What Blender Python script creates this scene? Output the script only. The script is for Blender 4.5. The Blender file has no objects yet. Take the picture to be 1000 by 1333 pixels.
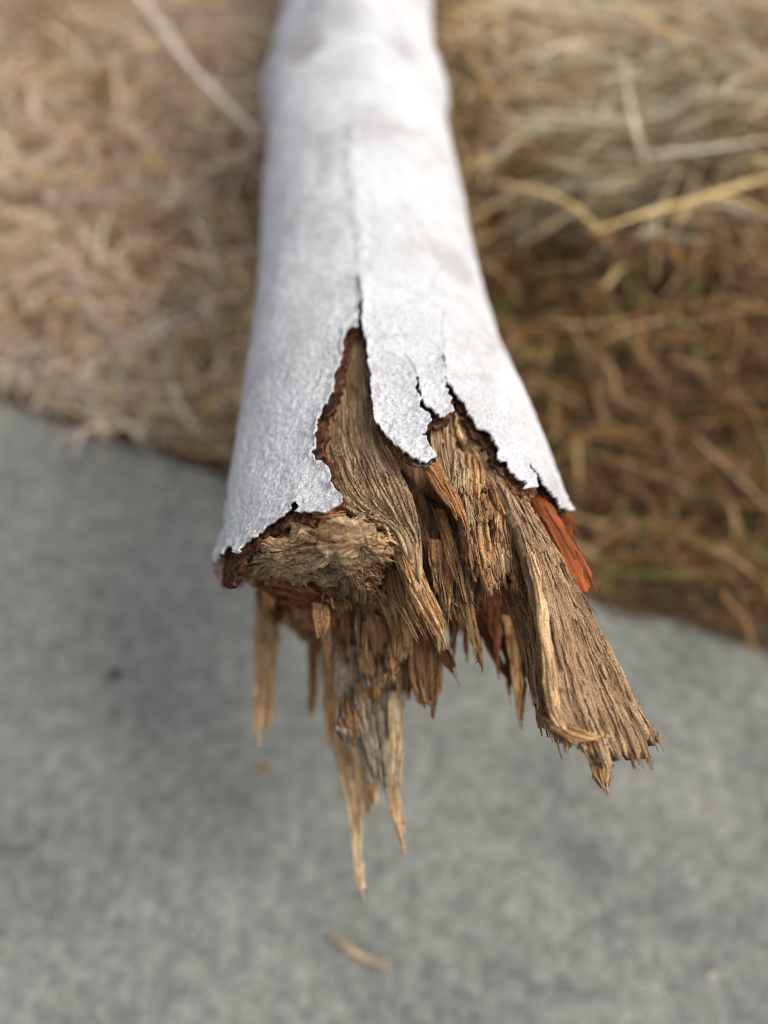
import bpy, math, random
import numpy as np
from mathutils import Vector

rng = np.random.default_rng(11)
random.seed(5)
sc = bpy.context.scene
COL = sc.collection

# ------------------------------------------------------------------ camera
H = 0.40                       # eye height above the concrete (m)
PITCH = math.radians(55.0)     # looking down
cam_d = bpy.data.cameras.new('camera')
cam = bpy.data.objects.new('camera', cam_d)
COL.objects.link(cam)
cam.location = (0, 0, H)
cam.rotation_euler = (math.pi / 2 - PITCH, 0, 0)
cam_d.sensor_fit = 'HORIZONTAL'
cam_d.sensor_width = 36.0
cam_d.lens = 36.0
cam_d.clip_start = 0.005
cam_d.clip_end = 500
cam_d.dof.use_dof = True
cam_d.dof.focus_distance = 0.207
cam_d.dof.aperture_fstop = 4.7
cam_d.dof.aperture_blades = 0
sc.camera = cam

# ------------------------------------------------------------------ sky, sun, exposure
SUN_AZ = math.radians(94)      # clockwise from +Y
SUN_EL = math.radians(54)
w = bpy.data.worlds.new('World')
sc.world = w
w.use_nodes = True
wn = w.node_tree.nodes
wl = w.node_tree.links
bg = wn['Background']
sky = wn.new('ShaderNodeTexSky')
sky.sky_type = 'NISHITA'
sky.sun_disc = False
sky.sun_elevation = SUN_EL
sky.sun_rotation = SUN_AZ
sky.air_density = 1.0
sky.dust_density = 4.0
sky.ozone_density = 1.0
hs = wn.new('ShaderNodeHueSaturation')       # thin high cloud whitens the blue
hs.inputs['Saturation'].default_value = 0.36
wl.new(sky.outputs[0], hs.inputs['Color'])
wl.new(hs.outputs[0], bg.inputs[0])
bg.inputs[1].default_value = 0.13
sun_d = bpy.data.lights.new('sun', 'SUN')
sun_d.energy = 1.5
sun_d.angle = math.radians(44)
sun_d.color = (1.0, 0.93, 0.82)
sun = bpy.data.objects.new('sun', sun_d)
COL.objects.link(sun)
sdir = Vector((math.sin(SUN_AZ) * math.cos(SUN_EL), math.cos(SUN_AZ) * math.cos(SUN_EL), math.sin(SUN_EL)))
sun.rotation_euler = sdir.to_track_quat('Z', 'Y').to_euler()
sun.location = sdir * 5
sc.view_settings.view_transform = 'Standard'
sc.view_settings.look = 'None'
sc.view_settings.gamma = 1.0
sc.view_settings.exposure = 0.45
sc.view_settings.use_curve_mapping = False
sc.render.engine = 'CYCLES'
sc.cycles.use_denoising = True
sc.cycles.max_bounces = 6
sc.cycles.filter_width = 1.0

# ------------------------------------------------------------------ noise
def _hash(ix, iy, iz, seed):
    h = (ix.astype(np.int64) * 374761393 + iy.astype(np.int64) * 668265263 + iz.astype(np.int64) * 2147483647 + seed * 974634777) & 0xFFFFFFFF
    h = ((h ^ (h >> 13)) * 1274126177) & 0xFFFFFFFF
    h = ((h ^ (h >> 16)) * 2246822519) & 0xFFFFFFFF
    h = h ^ (h >> 15)
    return (h & 0xFFFFFF) / float(0xFFFFFF) * 2 - 1

def vn(p, seed=0):
    """value noise, p (..., 3) -> [-1, 1]"""
    p = np.asarray(p, float)
    f = np.floor(p)
    i = f.astype(np.int64)
    t = p - f
    t = t * t * (3 - 2 * t)
    x, y, z = i[..., 0], i[..., 1], i[..., 2]
    tx, ty, tz = t[..., 0], t[..., 1], t[..., 2]
    def L(a, b, k): return a + (b - a) * k
    c00 = L(_hash(x, y, z, seed), _hash(x + 1, y, z, seed), tx)
    c10 = L(_hash(x, y + 1, z, seed), _hash(x + 1, y + 1, z, seed), tx)
    c01 = L(_hash(x, y, z + 1, seed), _hash(x + 1, y, z + 1, seed), tx)
    c11 = L(_hash(x, y + 1, z + 1, seed), _hash(x + 1, y + 1, z + 1, seed), tx)
    return L(L(c00, c10, ty), L(c01, c11, ty), tz)

def fbm(p, seed=0, octs=3):
    a, s, r = 1.0, 0.0, 0.0
    p = np.asarray(p, float)
    for k in range(octs):
        r = r + a * vn(p * (2 ** k), seed + k * 7)
        s += a
        a *= 0.5
    return r / s

def n2(u, v, seed=0):
    return vn(np.stack([u, v, np.full_like(u, 0.37)], -1), seed)

# ------------------------------------------------------------------ picture point -> place
CP, SP = math.cos(PITCH), math.sin(PITCH)
FWD = np.array([0, CP, -SP]); UPV = np.array([0, SP, CP]); RGT = np.array([1.0, 0, 0])
EYE = np.array([0, 0, H])
def ray(px, py):
    return FWD + RGT * ((px - 500) / 1000.0) + UPV * (-(py - 666.5) / 1000.0)
def project(P):
    q = P - EYE
    d = q @ FWD
    return np.stack([500 + 1000 * (q @ RGT) / d, 666.5 - 1000 * (q @ UPV) / d], -1)
def Z(px, py, zc):              # on the level plane zc centimetres above the concrete
    r = ray(px, py)
    return EYE + r * ((zc * 0.01 - H) / r[2])
def Y(px, py, yc):              # on the upright plane yc centimetres ahead of the eye
    r = ray(px, py)
    return EYE + r * (yc * 0.01 / r[1])

AXZ = 0.180                     # height of the branch axis
# outline of the branch by picture row: y, left, right
SIL = np.array([[-60, 376, 560], [0, 368, 566], [60, 352, 571], [120, 343, 579], [200, 338, 591], [330, 334, 620],
                [430, 326, 646], [500, 316, 664], [570, 306, 692], [640, 295, 728], [700, 288, 756]], float)
_st = []
for py, xl, xr in SIL:
    r = ray(500, py)
    t = (AXZ - H) / r[2]
    d = t
    _st.append([EYE[1] + r[1] * t, ((xl + xr) / 2 - 500) / 1000 * d, (xr - xl) / 2 / 1000 * d * (0.925 + 0.04 * min(1, max(0, py) / 700))])
_st = np.array(_st)[::-1]       # ascending Y
def axis_x(y): return np.interp(y, _st[:, 0], _st[:, 1])
def rad(y): return np.interp(y, _st[:, 0], _st[:, 2])
_ys = np.linspace(_st[0, 0] - 0.2, _st[-1, 0] + 1.5, 2000)
def _smooth(a, k=61):
    pad = np.pad(a, k // 2, mode='edge')
    return np.convolve(pad, np.ones(k) / k, 'valid')
_axs, _rds = _smooth(axis_x(_ys)), _smooth(rad(_ys))
def axis_x(y): return np.interp(y, _ys, _axs)
def rad(y): return np.interp(y, _ys, _rds)

def S(px, py, off=0.0):         # on the branch's skin, off millimetres outside it
    r = ray(px, py)
    lo, best = None, None
    ts = np.linspace(0.1, 0.6, 900)
    P = EYE + r * ts[:, None]
    f = np.hypot(P[:, 0] - axis_x(P[:, 1]), P[:, 2] - AXZ) - rad(P[:, 1]) - off * 0.001
    k = np.where(f < 0)[0]
    if len(k) == 0:
        return P[np.argmin(f)]
    k = k[0]
    if k == 0: return P[0]
    a = f[k - 1] / (f[k - 1] - f[k])
    return P[k - 1] + (P[k] - P[k - 1]) * a

# ------------------------------------------------------------------ materials
def new_mat(name):
    m = bpy.data.materials.new(name)
    m.use_nodes = True
    nt = m.node_tree
    b = nt.nodes['Principled BSDF']
    return m, nt, b
def nd(nt, t, **kw):
    n = nt.nodes.new(t)
    for k, v in kw.items():
        setattr(n, k, v)
    return n
def ramp(nt, src, stops):
    r = nd(nt, 'ShaderNodeValToRGB')
    e = r.color_ramp.elements
    while len(e) < len(stops): e.new(0.5)
    for el, (p, c) in zip(e, stops):
        el.position = p
        el.color = (*c, 1) if len(c) == 3 else c
    nt.links.new(src, r.inputs[0])
    return r
def noise(nt, vec, scale, detail=4, rough=0.6, dist=0.0):
    n = nd(nt, 'ShaderNodeTexNoise')
    n.inputs['Scale'].default_value = scale
    n.inputs['Detail'].default_value = detail
    n.inputs['Roughness'].default_value = rough
    n.inputs['Distortion'].default_value = dist
    if vec is not None: nt.links.new(vec, n.inputs['Vector'])
    return n
def mapping(nt, vec, scale):
    m = nd(nt, 'ShaderNodeMapping')
    m.inputs['Scale'].default_value = scale
    nt.links.new(vec, m.inputs['Vector'])
    return m
def mixc(nt, fac, a, b, mode='MIX'):
    m = nd(nt, 'ShaderNodeMix', data_type='RGBA', blend_type=mode)
    for s, v in ((m.inputs[0], fac), (m.inputs[6], a), (m.inputs[7], b)):
        if hasattr(v, 'is_output'): nt.links.new(v, s)
        elif isinstance(v, (int, float)): s.default_value = v
        else: s.default_value = (*v, 1)
    return m.outputs[2]

def wood_mat(name, dark, mid, light, stain=None, stain_amt=0.45, bump=0.5, blotch=None):
    """UV: u across the fibres, v along them, both in centimetres"""
    m, nt, b = new_mat(name)
    uv = nd(nt, 'ShaderNodeUVMap', uv_map='UVMap').outputs[0]
    oi = nd(nt, 'ShaderNodeObjectInfo')
    sh = nd(nt, 'ShaderNodeVectorMath', operation='MULTIPLY_ADD')
    nt.links.new(uv, sh.inputs[0]); sh.inputs[1].default_value = (1, 1, 1)
    rv = nd(nt, 'ShaderNodeCombineXYZ')
    mu = nd(nt, 'ShaderNodeMath', operation='MULTIPLY'); mu.inputs[1].default_value = 37.0
    nt.links.new(oi.outputs['Random'], mu.inputs[0])
    nt.links.new(mu.outputs[0], rv.inputs[0]); nt.links.new(mu.outputs[0], rv.inputs[2])
    nt.links.new(rv.outputs[0], sh.inputs[2])
    v = sh.outputs[0]
    fine = noise(nt, mapping(nt, v, (14, 0.7, 1)).outputs[0], 1.0, 5, 0.7, 0.35)
    broad = noise(nt, mapping(nt, v, (2.6, 0.35, 1)).outputs[0], 1.0, 4, 0.6, 0.5)
    grit = noise(nt, v, 22.0, 3, 0.7)
    c = ramp(nt, fine.outputs[0], [(0.34, dark), (0.46, mid), (0.60, light)]).outputs[0]
    bf = ramp(nt, broad.outputs[0], [(0.40, (0, 0, 0)), (0.62, (1, 1, 1))]).outputs[0]
    c = mixc(nt, bf, mixc(nt, 1.0, c, (0.72, 0.68, 0.64), 'MULTIPLY'), mixc(nt, 1.0, c, (1.25, 1.2, 1.1), 'MULTIPLY'))
    gf = ramp(nt, grit.outputs[0], [(0.38, (0.30, 0.25, 0.21)), (0.49, (1, 1, 1)), (0.66, (1.2, 1.16, 1.1))]).outputs[0]
    c = mixc(nt, 0.75, c, mixc(nt, 1.0, c, gf, 'MULTIPLY'))
    if stain:
        sn = noise(nt, mapping(nt, v, (1.1, 0.5, 1)).outputs[0], 1.0, 3, 0.6, 0.3)
        sf = ramp(nt, sn.outputs[0], [(0.5, (0, 0, 0)), (0.66, (stain_amt,) * 3)]).outputs[0]
        c = mixc(nt, sf, c, mixc(nt, 1.0, c, stain, 'MULTIPLY') if False else stain)
    if blotch:
        sn = noise(nt, mapping(nt, v, (3.5, 1.6, 1)).outputs[0], 1.0, 5, 0.7, 0.4)
        sf = ramp(nt, sn.outputs[0], [(0.55, (0, 0, 0)), (0.66, (0.8,) * 3)]).outputs[0]
        c = mixc(nt, sf, c, blotch)
    nt.links.new(c, b.inputs['Base Color'])
    b.inputs['Roughness'].default_value = 0.82
    b.inputs['Specular IOR Level'].default_value = 0.25
    bm = nd(nt, 'ShaderNodeBump')
    bm.inputs['Strength'].default_value = bump
    bm.inputs['Distance'].default_value = 0.0010
    add = nd(nt, 'ShaderNodeMath', operation='ADD')
    nt.links.new(fine.outputs[0], add.inputs[0]); nt.links.new(grit.outputs[0], add.inputs[1])
    nt.links.new(add.outputs[0], bm.inputs['Height'])
    nt.links.new(bm.outputs[0], b.inputs['Normal'])
    return m

M = {}
M['tan'] = wood_mat('tan_wood', (0.146, 0.066, 0.027), (0.459, 0.257, 0.119), (0.794, 0.533, 0.285), (0.397, 0.150, 0.047), 0.4, 0.7)
M['pale'] = wood_mat('pale_wood', (0.250, 0.136, 0.062), (0.626, 0.407, 0.214), (0.847, 0.640, 0.399), (0.501, 0.252, 0.095), 0.3, 0.6)
M['grey'] = wood_mat('grey_brown_wood', (0.094, 0.058, 0.034), (0.386, 0.267, 0.157), (0.690, 0.514, 0.341), (0.355, 0.160, 0.062), 0.35, 0.8)
M['brown'] = wood_mat('brown_wood', (0.079, 0.037, 0.017), (0.324, 0.179, 0.087), (0.606, 0.378, 0.209), (0.313, 0.112, 0.038), 0.4, 0.8)
M['dark'] = wood_mat('dark_wood', (0.036, 0.017, 0.010), (0.157, 0.078, 0.043), (0.355, 0.213, 0.133), (0.198, 0.058, 0.019), 0.5, 0.9)
M['russet'] = wood_mat('russet_wood', (0.06, 0.02, 0.008), (0.19, 0.07, 0.025), (0.36, 0.17, 0.075), (0.24, 0.07, 0.02), 0.5, 0.7)
M['orange'] = wood_mat('orange_wood', (0.20, 0.075, 0.022), (0.44, 0.20, 0.075), (0.62, 0.38, 0.19), (0.5, 0.15, 0.03), 0.4, 0.6)
M['red'] = wood_mat('red_inner_bark', (0.13, 0.032, 0.011), (0.27, 0.066, 0.019), (0.40, 0.12, 0.040), (0.18, 0.06, 0.025), 0.4, 0.35)
M['weathered'] = wood_mat('weathered_wood', (0.12, 0.085, 0.06), (0.46, 0.375, 0.29), (0.74, 0.65, 0.54), None, 0.4, 0.9, (0.12, 0.075, 0.05))
M['straw'] = wood_mat('fresh_straw_wood', (0.36, 0.235, 0.125), (0.72, 0.55, 0.34), (0.86, 0.72, 0.50), (0.55, 0.34, 0.17), 0.3, 0.6)
M['plank'] = wood_mat('plank_wood', (0.157, 0.082, 0.040), (0.501, 0.330, 0.190), (0.815, 0.601, 0.399), (0.522, 0.291, 0.157), 0.35, 1.0, (0.125, 0.068, 0.038))

BASE0 = np.array([-0.02, 0.62, 0.13])
def bark_mat():
    m, nt, b = new_mat('white_bark')
    co = nd(nt, 'ShaderNodeTexCoord').outputs['Object']
    mot = noise(nt, co, 28, 5, 0.6, 0.3)
    grain = noise(nt, co, 1150, 3, 0.8)
    mid = noise(nt, co, 170, 4, 0.65)
    c = ramp(nt, mot.outputs[0], [(0.32, (0.54, 0.53, 0.53)), (0.45, (0.66, 0.665, 0.675)), (0.62, (0.73, 0.735, 0.75))]).outputs[0]
    g = ramp(nt, grain.outputs[0], [(0.34, (0.74, 0.73, 0.735)), (0.50, (0.97, 0.97, 0.97)), (0.62, (1.16, 1.16, 1.17))]).outputs[0]
    c = mixc(nt, 1.0, c, g, 'MULTIPLY')
    md = ramp(nt, mid.outputs[0], [(0.28, (0.80, 0.77, 0.76)), (0.46, (1, 1, 1))]).outputs[0]
    c = mixc(nt, 0.8, c, mixc(nt, 1.0, c, md, 'MULTIPLY'))
    # small purplish-brown lichen specks
    vo = nd(nt, 'ShaderNodeTexVoronoi'); vo.inputs['Scale'].default_value = 130; vo.inputs['Randomness'].default_value = 1
    nt.links.new(co, vo.inputs['Vector'])
    vf = ramp(nt, vo.outputs['Distance'], [(0.03, (0.5, 0.5, 0.5)), (0.09, (0, 0, 0))]).outputs[0]
    sel = ramp(nt, noise(nt, co, 60, 2).outputs[0], [(0.56, (0, 0, 0)), (0.62, (1, 1, 1))]).outputs[0]
    vf = mixc(nt, 1.0, vf, sel, 'MULTIPLY')
    c = mixc(nt, vf, c, (0.30, 0.23, 0.24))
    for (px_, py_, rr, am, cl) in ((395, 54, 0.014, 0.42, (0.42, 0.34, 0.28)), (530, 62, 0.014, 0.38, (0.36, 0.35, 0.36)), (452, 22, 0.015, 0.5, (0.33, 0.31, 0.32)), (410, 20, 0.006, 0.6, (0.42, 0.32, 0.22)), (430, 268, 0.006, 0.25, (0.5, 0.46, 0.45)),
                                   (600, 330, 0.005, 0.3, (0.5, 0.46, 0.44)), (520, 602, 0.004, 0.3, (0.3, 0.24, 0.26))):
        p = S(px_, py_, 0) - BASE0
        d = nd(nt, 'ShaderNodeVectorMath', operation='DISTANCE')
        wv = nd(nt, 'ShaderNodeVectorMath', operation='MULTIPLY_ADD')
        nt.links.new(mid.outputs['Color'], wv.inputs[0]); wv.inputs[1].default_value = (rr * 1.6,) * 3
        nt.links.new(co, wv.inputs[2])
        nt.links.new(wv.outputs[0], d.inputs[0]); d.inputs[1].default_value = tuple(p + rr * 0.8)
        mr = nd(nt, 'ShaderNodeMapRange'); mr.inputs[1].default_value = rr * 0.3; mr.inputs[2].default_value = rr
        mr.inputs[3].default_value = am; mr.inputs[4].default_value = 0
        nt.links.new(d.outputs['Value'], mr.inputs[0])
        c = mixc(nt, mr.outputs[0], c, cl)
    nt.links.new(c, b.inputs['Base Color'])
    b.inputs['Roughness'].default_value = 0.95
    b.inputs['Specular IOR Level'].default_value = 0.08
    bm = nd(nt, 'ShaderNodeBump'); bm.inputs['Strength'].default_value = 0.8; bm.inputs['Distance'].default_value = 0.0010
    nt.links.new(grain.outputs[0], bm.inputs['Height'])
    bm2 = nd(nt, 'ShaderNodeBump'); bm2.inputs['Strength'].default_value = 0.22; bm2.inputs['Distance'].default_value = 0.0012
    nt.links.new(mid.outputs[0], bm2.inputs['Height'])
    nt.links.new(bm2.outputs[0], bm.inputs['Normal'])
    nt.links.new(bm.outputs[0], b.inputs['Normal'])
    return m
M['bark'] = bark_mat()

def crumb_mat(name, c0, c1, c2, scale=500):
    m, nt, b = new_mat(name)
    co = nd(nt, 'ShaderNodeTexCoord').outputs['Object']
    n = noise(nt, co, scale, 5, 0.7)
    n2_ = noise(nt, co, scale * 0.15, 3, 0.6)
    c = ramp(nt, n.outputs[0], [(0.32, c0), (0.5, c1), (0.7, c2)]).outputs[0]
    f = ramp(nt, n2_.outputs[0], [(0.4, (0.42, 0.42, 0.42)), (0.6, (1.3, 1.2, 1.1))]).outputs[0]
    c = mixc(nt, 1.0, c, f, 'MULTIPLY')
    nt.links.new(c, b.inputs['Base Color'])
    b.inputs['Roughness'].default_value = 0.9
    b.inputs['Specular IOR Level'].default_value = 0.2
    bm = nd(nt, 'ShaderNodeBump'); bm.inputs['Strength'].default_value = 0.8; bm.inputs['Distance'].default_value = 0.0008
    nt.links.new(n.outputs[0], bm.inputs['Height']); nt.links.new(bm.outputs[0], b.inputs['Normal'])
    return m
M['inner'] = crumb_mat('inner_bark', (0.025, 0.013, 0.009), (0.095, 0.042, 0.024), (0.42, 0.20, 0.09))
M['bark_back'] = crumb_mat('grey_pink_bark', (0.16, 0.11, 0.09), (0.33, 0.25, 0.21), (0.48, 0.40, 0.36), 300)
M['purple'] = crumb_mat('purple_crust', (0.05, 0.025, 0.035), (0.14, 0.08, 0.10), (0.45, 0.40, 0.42), 700)

# ------------------------------------------------------------------ mesh helpers
def add_obj(name, V, F, mat, parent=None, base=None, uv=None, smooth=True):
    me = bpy.data.meshes.new(name)
    V = np.asarray(V, float)
    if base is not None: V = V - np.asarray(base)
    F = np.asarray(F)
    if F.ndim == 2:
        nf, k = F.shape
        me.vertices.add(len(V)); me.vertices.foreach_set('co', V.astype(np.float32).ravel())
        me.loops.add(nf * k); me.loops.foreach_set('vertex_index', F.astype(np.int32).ravel())
        me.polygons.add(nf)
        me.polygons.foreach_set('loop_start', np.arange(0, nf * k, k, dtype=np.int32))
        me.polygons.foreach_set('loop_total', np.full(nf, k, dtype=np.int32))
    me.update(calc_edges=True)
    if uv is not None:
        ul = me.uv_layers.new(name='UVMap')
        ul.data.foreach_set('uv', np.asarray(uv, np.float32)[F.ravel()].ravel())
    me.validate(clean_customdata=False)
    if smooth:
        me.polygons.foreach_set('use_smooth', np.ones(len(me.polygons), dtype=bool))
    me.materials.append(mat)
    o = bpy.data.objects.new(name, me)
    COL.objects.link(o)
    if parent is not None: o.parent = parent
    return o
def empty(name, loc):
    o = bpy.data.objects.new(name, None)
    COL.objects.link(o)
    o.location = loc
    o.empty_display_size = 0.02
    return o
def tag(o, label=None, cat=None, group=None, kind=None):
    if label: o['label'] = label
    if cat: o['category'] = cat
    if group: o['group'] = group
    if kind: o['kind'] = kind
    return o

def cr(P, n, axis=0):
    """resample control rows with a Catmull-Rom curve to n samples"""
    P = np.moveaxis(np.asarray(P, float), axis, 0)
    k = len(P)
    if k == 2:
        t = np.linspace(0, 1, n).reshape((-1,) + (1,) * (P.ndim - 1))
        return np.moveaxis(P[0] + (P[1] - P[0]) * t, 0, axis)
    # spacing by mean chord length
    ch = np.linalg.norm(np.diff(P, axis=0), axis=-1)
    ch = ch.reshape(k - 1, -1).mean(1)
    T = np.concatenate([[0], np.cumsum(ch)])
    t = np.linspace(0, T[-1], n)
    i = np.clip(np.searchsorted(T, t, side='right') - 1, 0, k - 2)
    u = ((t - T[i]) / (T[i + 1] - T[i]))
    Pe = np.concatenate([[2 * P[0] - P[1]], P, [2 * P[-1] - P[-2]]])
    sh = (-1,) + (1,) * (P.ndim - 1)
    u = u.reshape(sh)
    p0, p1, p2, p3 = Pe[i], Pe[i + 1], Pe[i + 2], Pe[i + 3]
    m1 = (p2 - p0) * 0.5
    m2 = (p3 - p1) * 0.5
    # limit tangents against very uneven spacing
    seg = np.linalg.norm(p2 - p1, axis=-1, keepdims=True)
    for m in (m1, m2):
        l = np.linalg.norm(m, axis=-1, keepdims=True)
        m *= np.minimum(1, 1.3 * seg / np.maximum(l, 1e-9))
    r = (2 * u ** 3 - 3 * u ** 2 + 1) * p1 + (u ** 3 - 2 * u ** 2 + u) * m1 + (-2 * u ** 3 + 3 * u ** 2) * p2 + (u ** 3 - u ** 2) * m2
    return np.moveaxis(r, 0, axis)

def grid_faces(nv, nu, off=0, flip=False):
    i = np.arange(nv - 1)[:, None] * nu + np.arange(nu - 1)[None, :] + off
    q = np.stack([i, i + 1, i + nu + 1, i + nu], -1).reshape(-1, 4)
    return q[:, ::-1] if flip else q

def spikes(P, D, Lh, Wd, seed=0, curl=0.25):
    """thin three-sided fibres: roots P, directions D"""
    r = np.random.default_rng(seed)
    n = len(P)
    D = D / np.linalg.norm(D, axis=1, keepdims=True)
    A = np.cross(D, r.normal(size=(n, 3)))
    A /= np.linalg.norm(A, axis=1, keepdims=True)
    B = np.cross(D, A)
    bend = r.normal(size=(n, 3)) * curl * Lh[:, None]
    ring0, ring1 = [], []
    for k in range(3):
        a = 2 * math.pi * k / 3
        o = (A * math.cos(a) + B * math.sin(a)) * (Wd * 0.5)[:, None]
        ring0.append(P - D * (Lh * 0.12)[:, None] + o)
        ring1.append(P + D * (Lh * 0.55)[:, None] + bend * 0.35 + o * 0.75)
    tip = P + D * Lh[:, None] + bend
    V = np.stack(ring0 + ring1 + [tip, P + D * (Lh * 0.98)[:, None] + bend], 1).reshape(-1, 3)
    b = np.arange(n) * 8
    F = []
    for k in range(3):
        k2 = (k + 1) % 3
        F.append(np.stack([b + k, b + k2, b + 3 + k2, b + 3 + k], 1))
        F.append(np.stack([b + 3 + k, b + 3 + k2, b + 6, b + 7], 1))
    uvs = np.zeros((n, 8, 2))
    uvs[:, :, 0] = (r.random(n) * 6)[:, None] + np.array([0, .03, .06, 0, .03, .06, .03, .03])
    uvs[:, :, 1] = (r.random(n) * 6)[:, None] + np.array([0, 0, 0, .3, .3, .3, .5, .5])
    return V, np.concatenate(F), uvs.reshape(-1, 2)

_pid = [0]
def patch(name, rows, mat, parent, thick=3.0, res=0.42, bulge=0.0, fib=0.35, rag=0.12, ragl=2.2, rough=0.0,
          crack=0.0, endtaper=0.35, fuzz=0, fuzzlen=3.0, fuzzw=0.35, fuzzdir=None, ripple=0.0, edge=0.35, edgerag=0.5,
          label=None, base=None, endfrac=0.15, step=0.0, smooth=False, strands=None):
    """a piece of torn wood: rows of points from root to tip, left to right; a thick closed body
    with ridged fibres, cracks and a ragged end (sizes in millimetres)"""
    _pid[0] += 1
    sd = _pid[0] * 13
    C = np.array(rows, float)
    if C.shape[1] == 2:
        mid = C.mean(1)
        C = np.stack([C[:, 0], mid, C[:, 1]], 1)
    Lm = np.linalg.norm(np.diff(C[:, 1], axis=0), axis=-1).sum()
    Wm = np.linalg.norm(C[:, -1] - C[:, 0], axis=-1).max()
    res = res * 0.68
    nv = int(np.clip(Lm / (res * 0.001 * 1.6), 14, 330))
    nu = int(np.clip(Wm / (res * 0.001), 9, 300))
    G = cr(cr(C, nv, 0), nu, 1)
    s = np.linspace(0, 1, nu)
    t = np.linspace(0, 1, nv)
    # ragged end: shorten each column by bundles
    rb = np.random.default_rng(sd + 77)
    cuts = np.cumsum(rb.uniform(0.25, 1.6, 400) ** 1.3 * ragl * 0.55)
    us = s * Wm * 1000
    bi = np.searchsorted(cuts, us)
    c0 = np.where(bi > 0, cuts[bi - 1], 0.0)
    q = (us - c0) / np.maximum(cuts[bi] - c0, 1e-6)
    skew = rb.uniform(0.15, 0.85, 401)[bi]
    tipf = np.where(q < skew, 1 - q / skew, (q - skew) / (1 - skew))
    e = rb.random(401)[bi] ** 1.4 * 0.75 + 0.4 * tipf ** 1.2 + 0.15 * n2(us / 6.0, np.full_like(s, 2.2), sd)
    tend = np.clip(1 - rag * e, 0.15, 1.0)
    T = t[:, None] * tend[None, :]
    fi = T * (nv - 1)
    i0 = np.clip(np.floor(fi).astype(int), 0, nv - 2)
    fr = (fi - i0)[..., None]
    cols = np.broadcast_to(np.arange(nu)[None, :], i0.shape)
    G = G[i0, cols] * (1 - fr) + G[i0 + 1, cols] * fr
    # normals towards the eye
    du = np.gradient(G, axis=1); dv = np.gradient(G, axis=0)
    N = np.cross(du, dv)
    N /= np.maximum(np.linalg.norm(N, axis=-1, keepdims=True), 1e-12)
    if (N * (EYE - G)).sum(-1).mean() < 0: N = -N
    # edge direction, for ragged sides
    dirU = C[:, -1].mean(0) - C[:, 0].mean(0); dirU /= np.linalg.norm(dirU)
    SS = np.broadcast_to(s[None, :], T.shape)
    um = SS * Wm * 1000
    vm = T * Lm * 1000
    ew = edgerag * n2(vm / 5.0, np.where(SS < .5, 0.0, 50.0), sd + 5) + 0.5 * edgerag * n2(vm / 1.7, np.where(SS < .5, 0.0, 50.0), sd + 6)
    G = G + dirU * (ew * 0.001 * (np.abs(2 * SS - 1) ** 6))[..., None]
    wob = 1.2 * n2(vm / 9.0, um / 12.0, sd + 2)
    f = 0.42 * n2((um + wob) / 2.6, vm / 40.0, sd + 3) + 0.55 * n2((um + wob) / 0.95, vm / 18.0, sd + 4) + 0.5 * n2((um + wob) / 0.5, vm / 7.0, sd + 8) + 0.3 * vn(np.stack([um / 0.5, vm / 0.9, 0 * um], -1), sd + 18)
    D = fib * f * 1.35
    if crack:
        c = np.abs(n2((um + wob * 1.4) / 3.4, vm / 32.0, sd + 9))
        D = D - 1.5 * crack * np.clip(1 - c / 0.10, 0, 1) ** 0.7
    if ripple:
        ph = vm / 1.15 + 1.6 * n2(um / 3.0, vm / 5.0, sd + 11) + um * 0.25
        D = D + ripple * np.sin(ph * 2 * math.pi / 1.5) * (0.6 + 0.4 * n2(um / 1.2, vm / 3.0, sd + 12))
    if step:
        st = n2(um / 3.2, vm / 4.5, sd + 14) + 0.5 * n2(um / 1.5, vm / 2.2, sd + 15)
        D = D + step * np.round(st * 2.2) / 2.2
    if rough:
        D = D + rough * fbm(G * 1000 / 3.5, sd + 17, 4)
    D = D + bulge * np.sin(math.pi * SS) ** 0.8
    top = G + N * (D * 0.001)[..., None]
    pr = edge + (1 - edge) * (1 - np.abs(2 * SS - 1) ** 2.5)
    tp = np.clip((1 - T / np.maximum(tend[None, :], 1e-6)) / 0.6, 0, 1)
    pr = pr * (endtaper + (1 - endtaper) * tp)
    bf = 0.6 * fib * (0.9 * n2(um / 2.0, vm / 30.0, sd + 21) + 0.5 * n2(um / 0.8, vm / 20.0, sd + 22))
    bot = top - N * ((thick * pr + np.abs(bf)) * 0.001)[..., None]
    n = nv * nu
    V = np.concatenate([top.reshape(-1, 3), bot.reshape(-1, 3)])
    F = [grid_faces(nv, nu), grid_faces(nv, nu, n, True)]
    idx = np.arange(n).reshape(nv, nu)
    loop = np.concatenate([idx[0, :-1], idx[:-1, -1], idx[-1, :0:-1], idx[:0:-1, 0]])
    l2 = np.roll(loop, -1)
    F.append(np.stack([loop, loop + n, l2 + n, l2], 1))
    uv = np.stack([um / 10, vm / 10], -1).reshape(-1, 2)
    uv = np.concatenate([uv, uv + np.array([Wm * 100 + 1.3, 0.2])])
    F = np.concatenate(F)
    if fuzz:
        r = np.random.default_rng(sd + 30)
        k = r.integers(0, nu, fuzz)
        j = np.clip((nv - 1) * (1 - r.random(fuzz) ** 1.5 * endfrac), 1, nv - 1).astype(int)
        P = top[j, k] - N[j, k] * (r.random(fuzz) * thick * 0.001 * 0.8 * pr[j, k])[:, None]
        fd = dv[j, k] / np.maximum(np.linalg.norm(dv[j, k], axis=1, keepdims=True), 1e-12)
        if fuzzdir is not None: fd = fd + np.asarray(fuzzdir)
        fd = fd + r.normal(size=(fuzz, 3)) * 0.28 + N[j, k] * 0.12
        sv, sf, su = spikes(P, fd, (0.35 + r.random(fuzz) ** 2) * fuzzlen * 0.001, (0.5 + r.random(fuzz)) * fuzzw * 0.001, sd)
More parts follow.
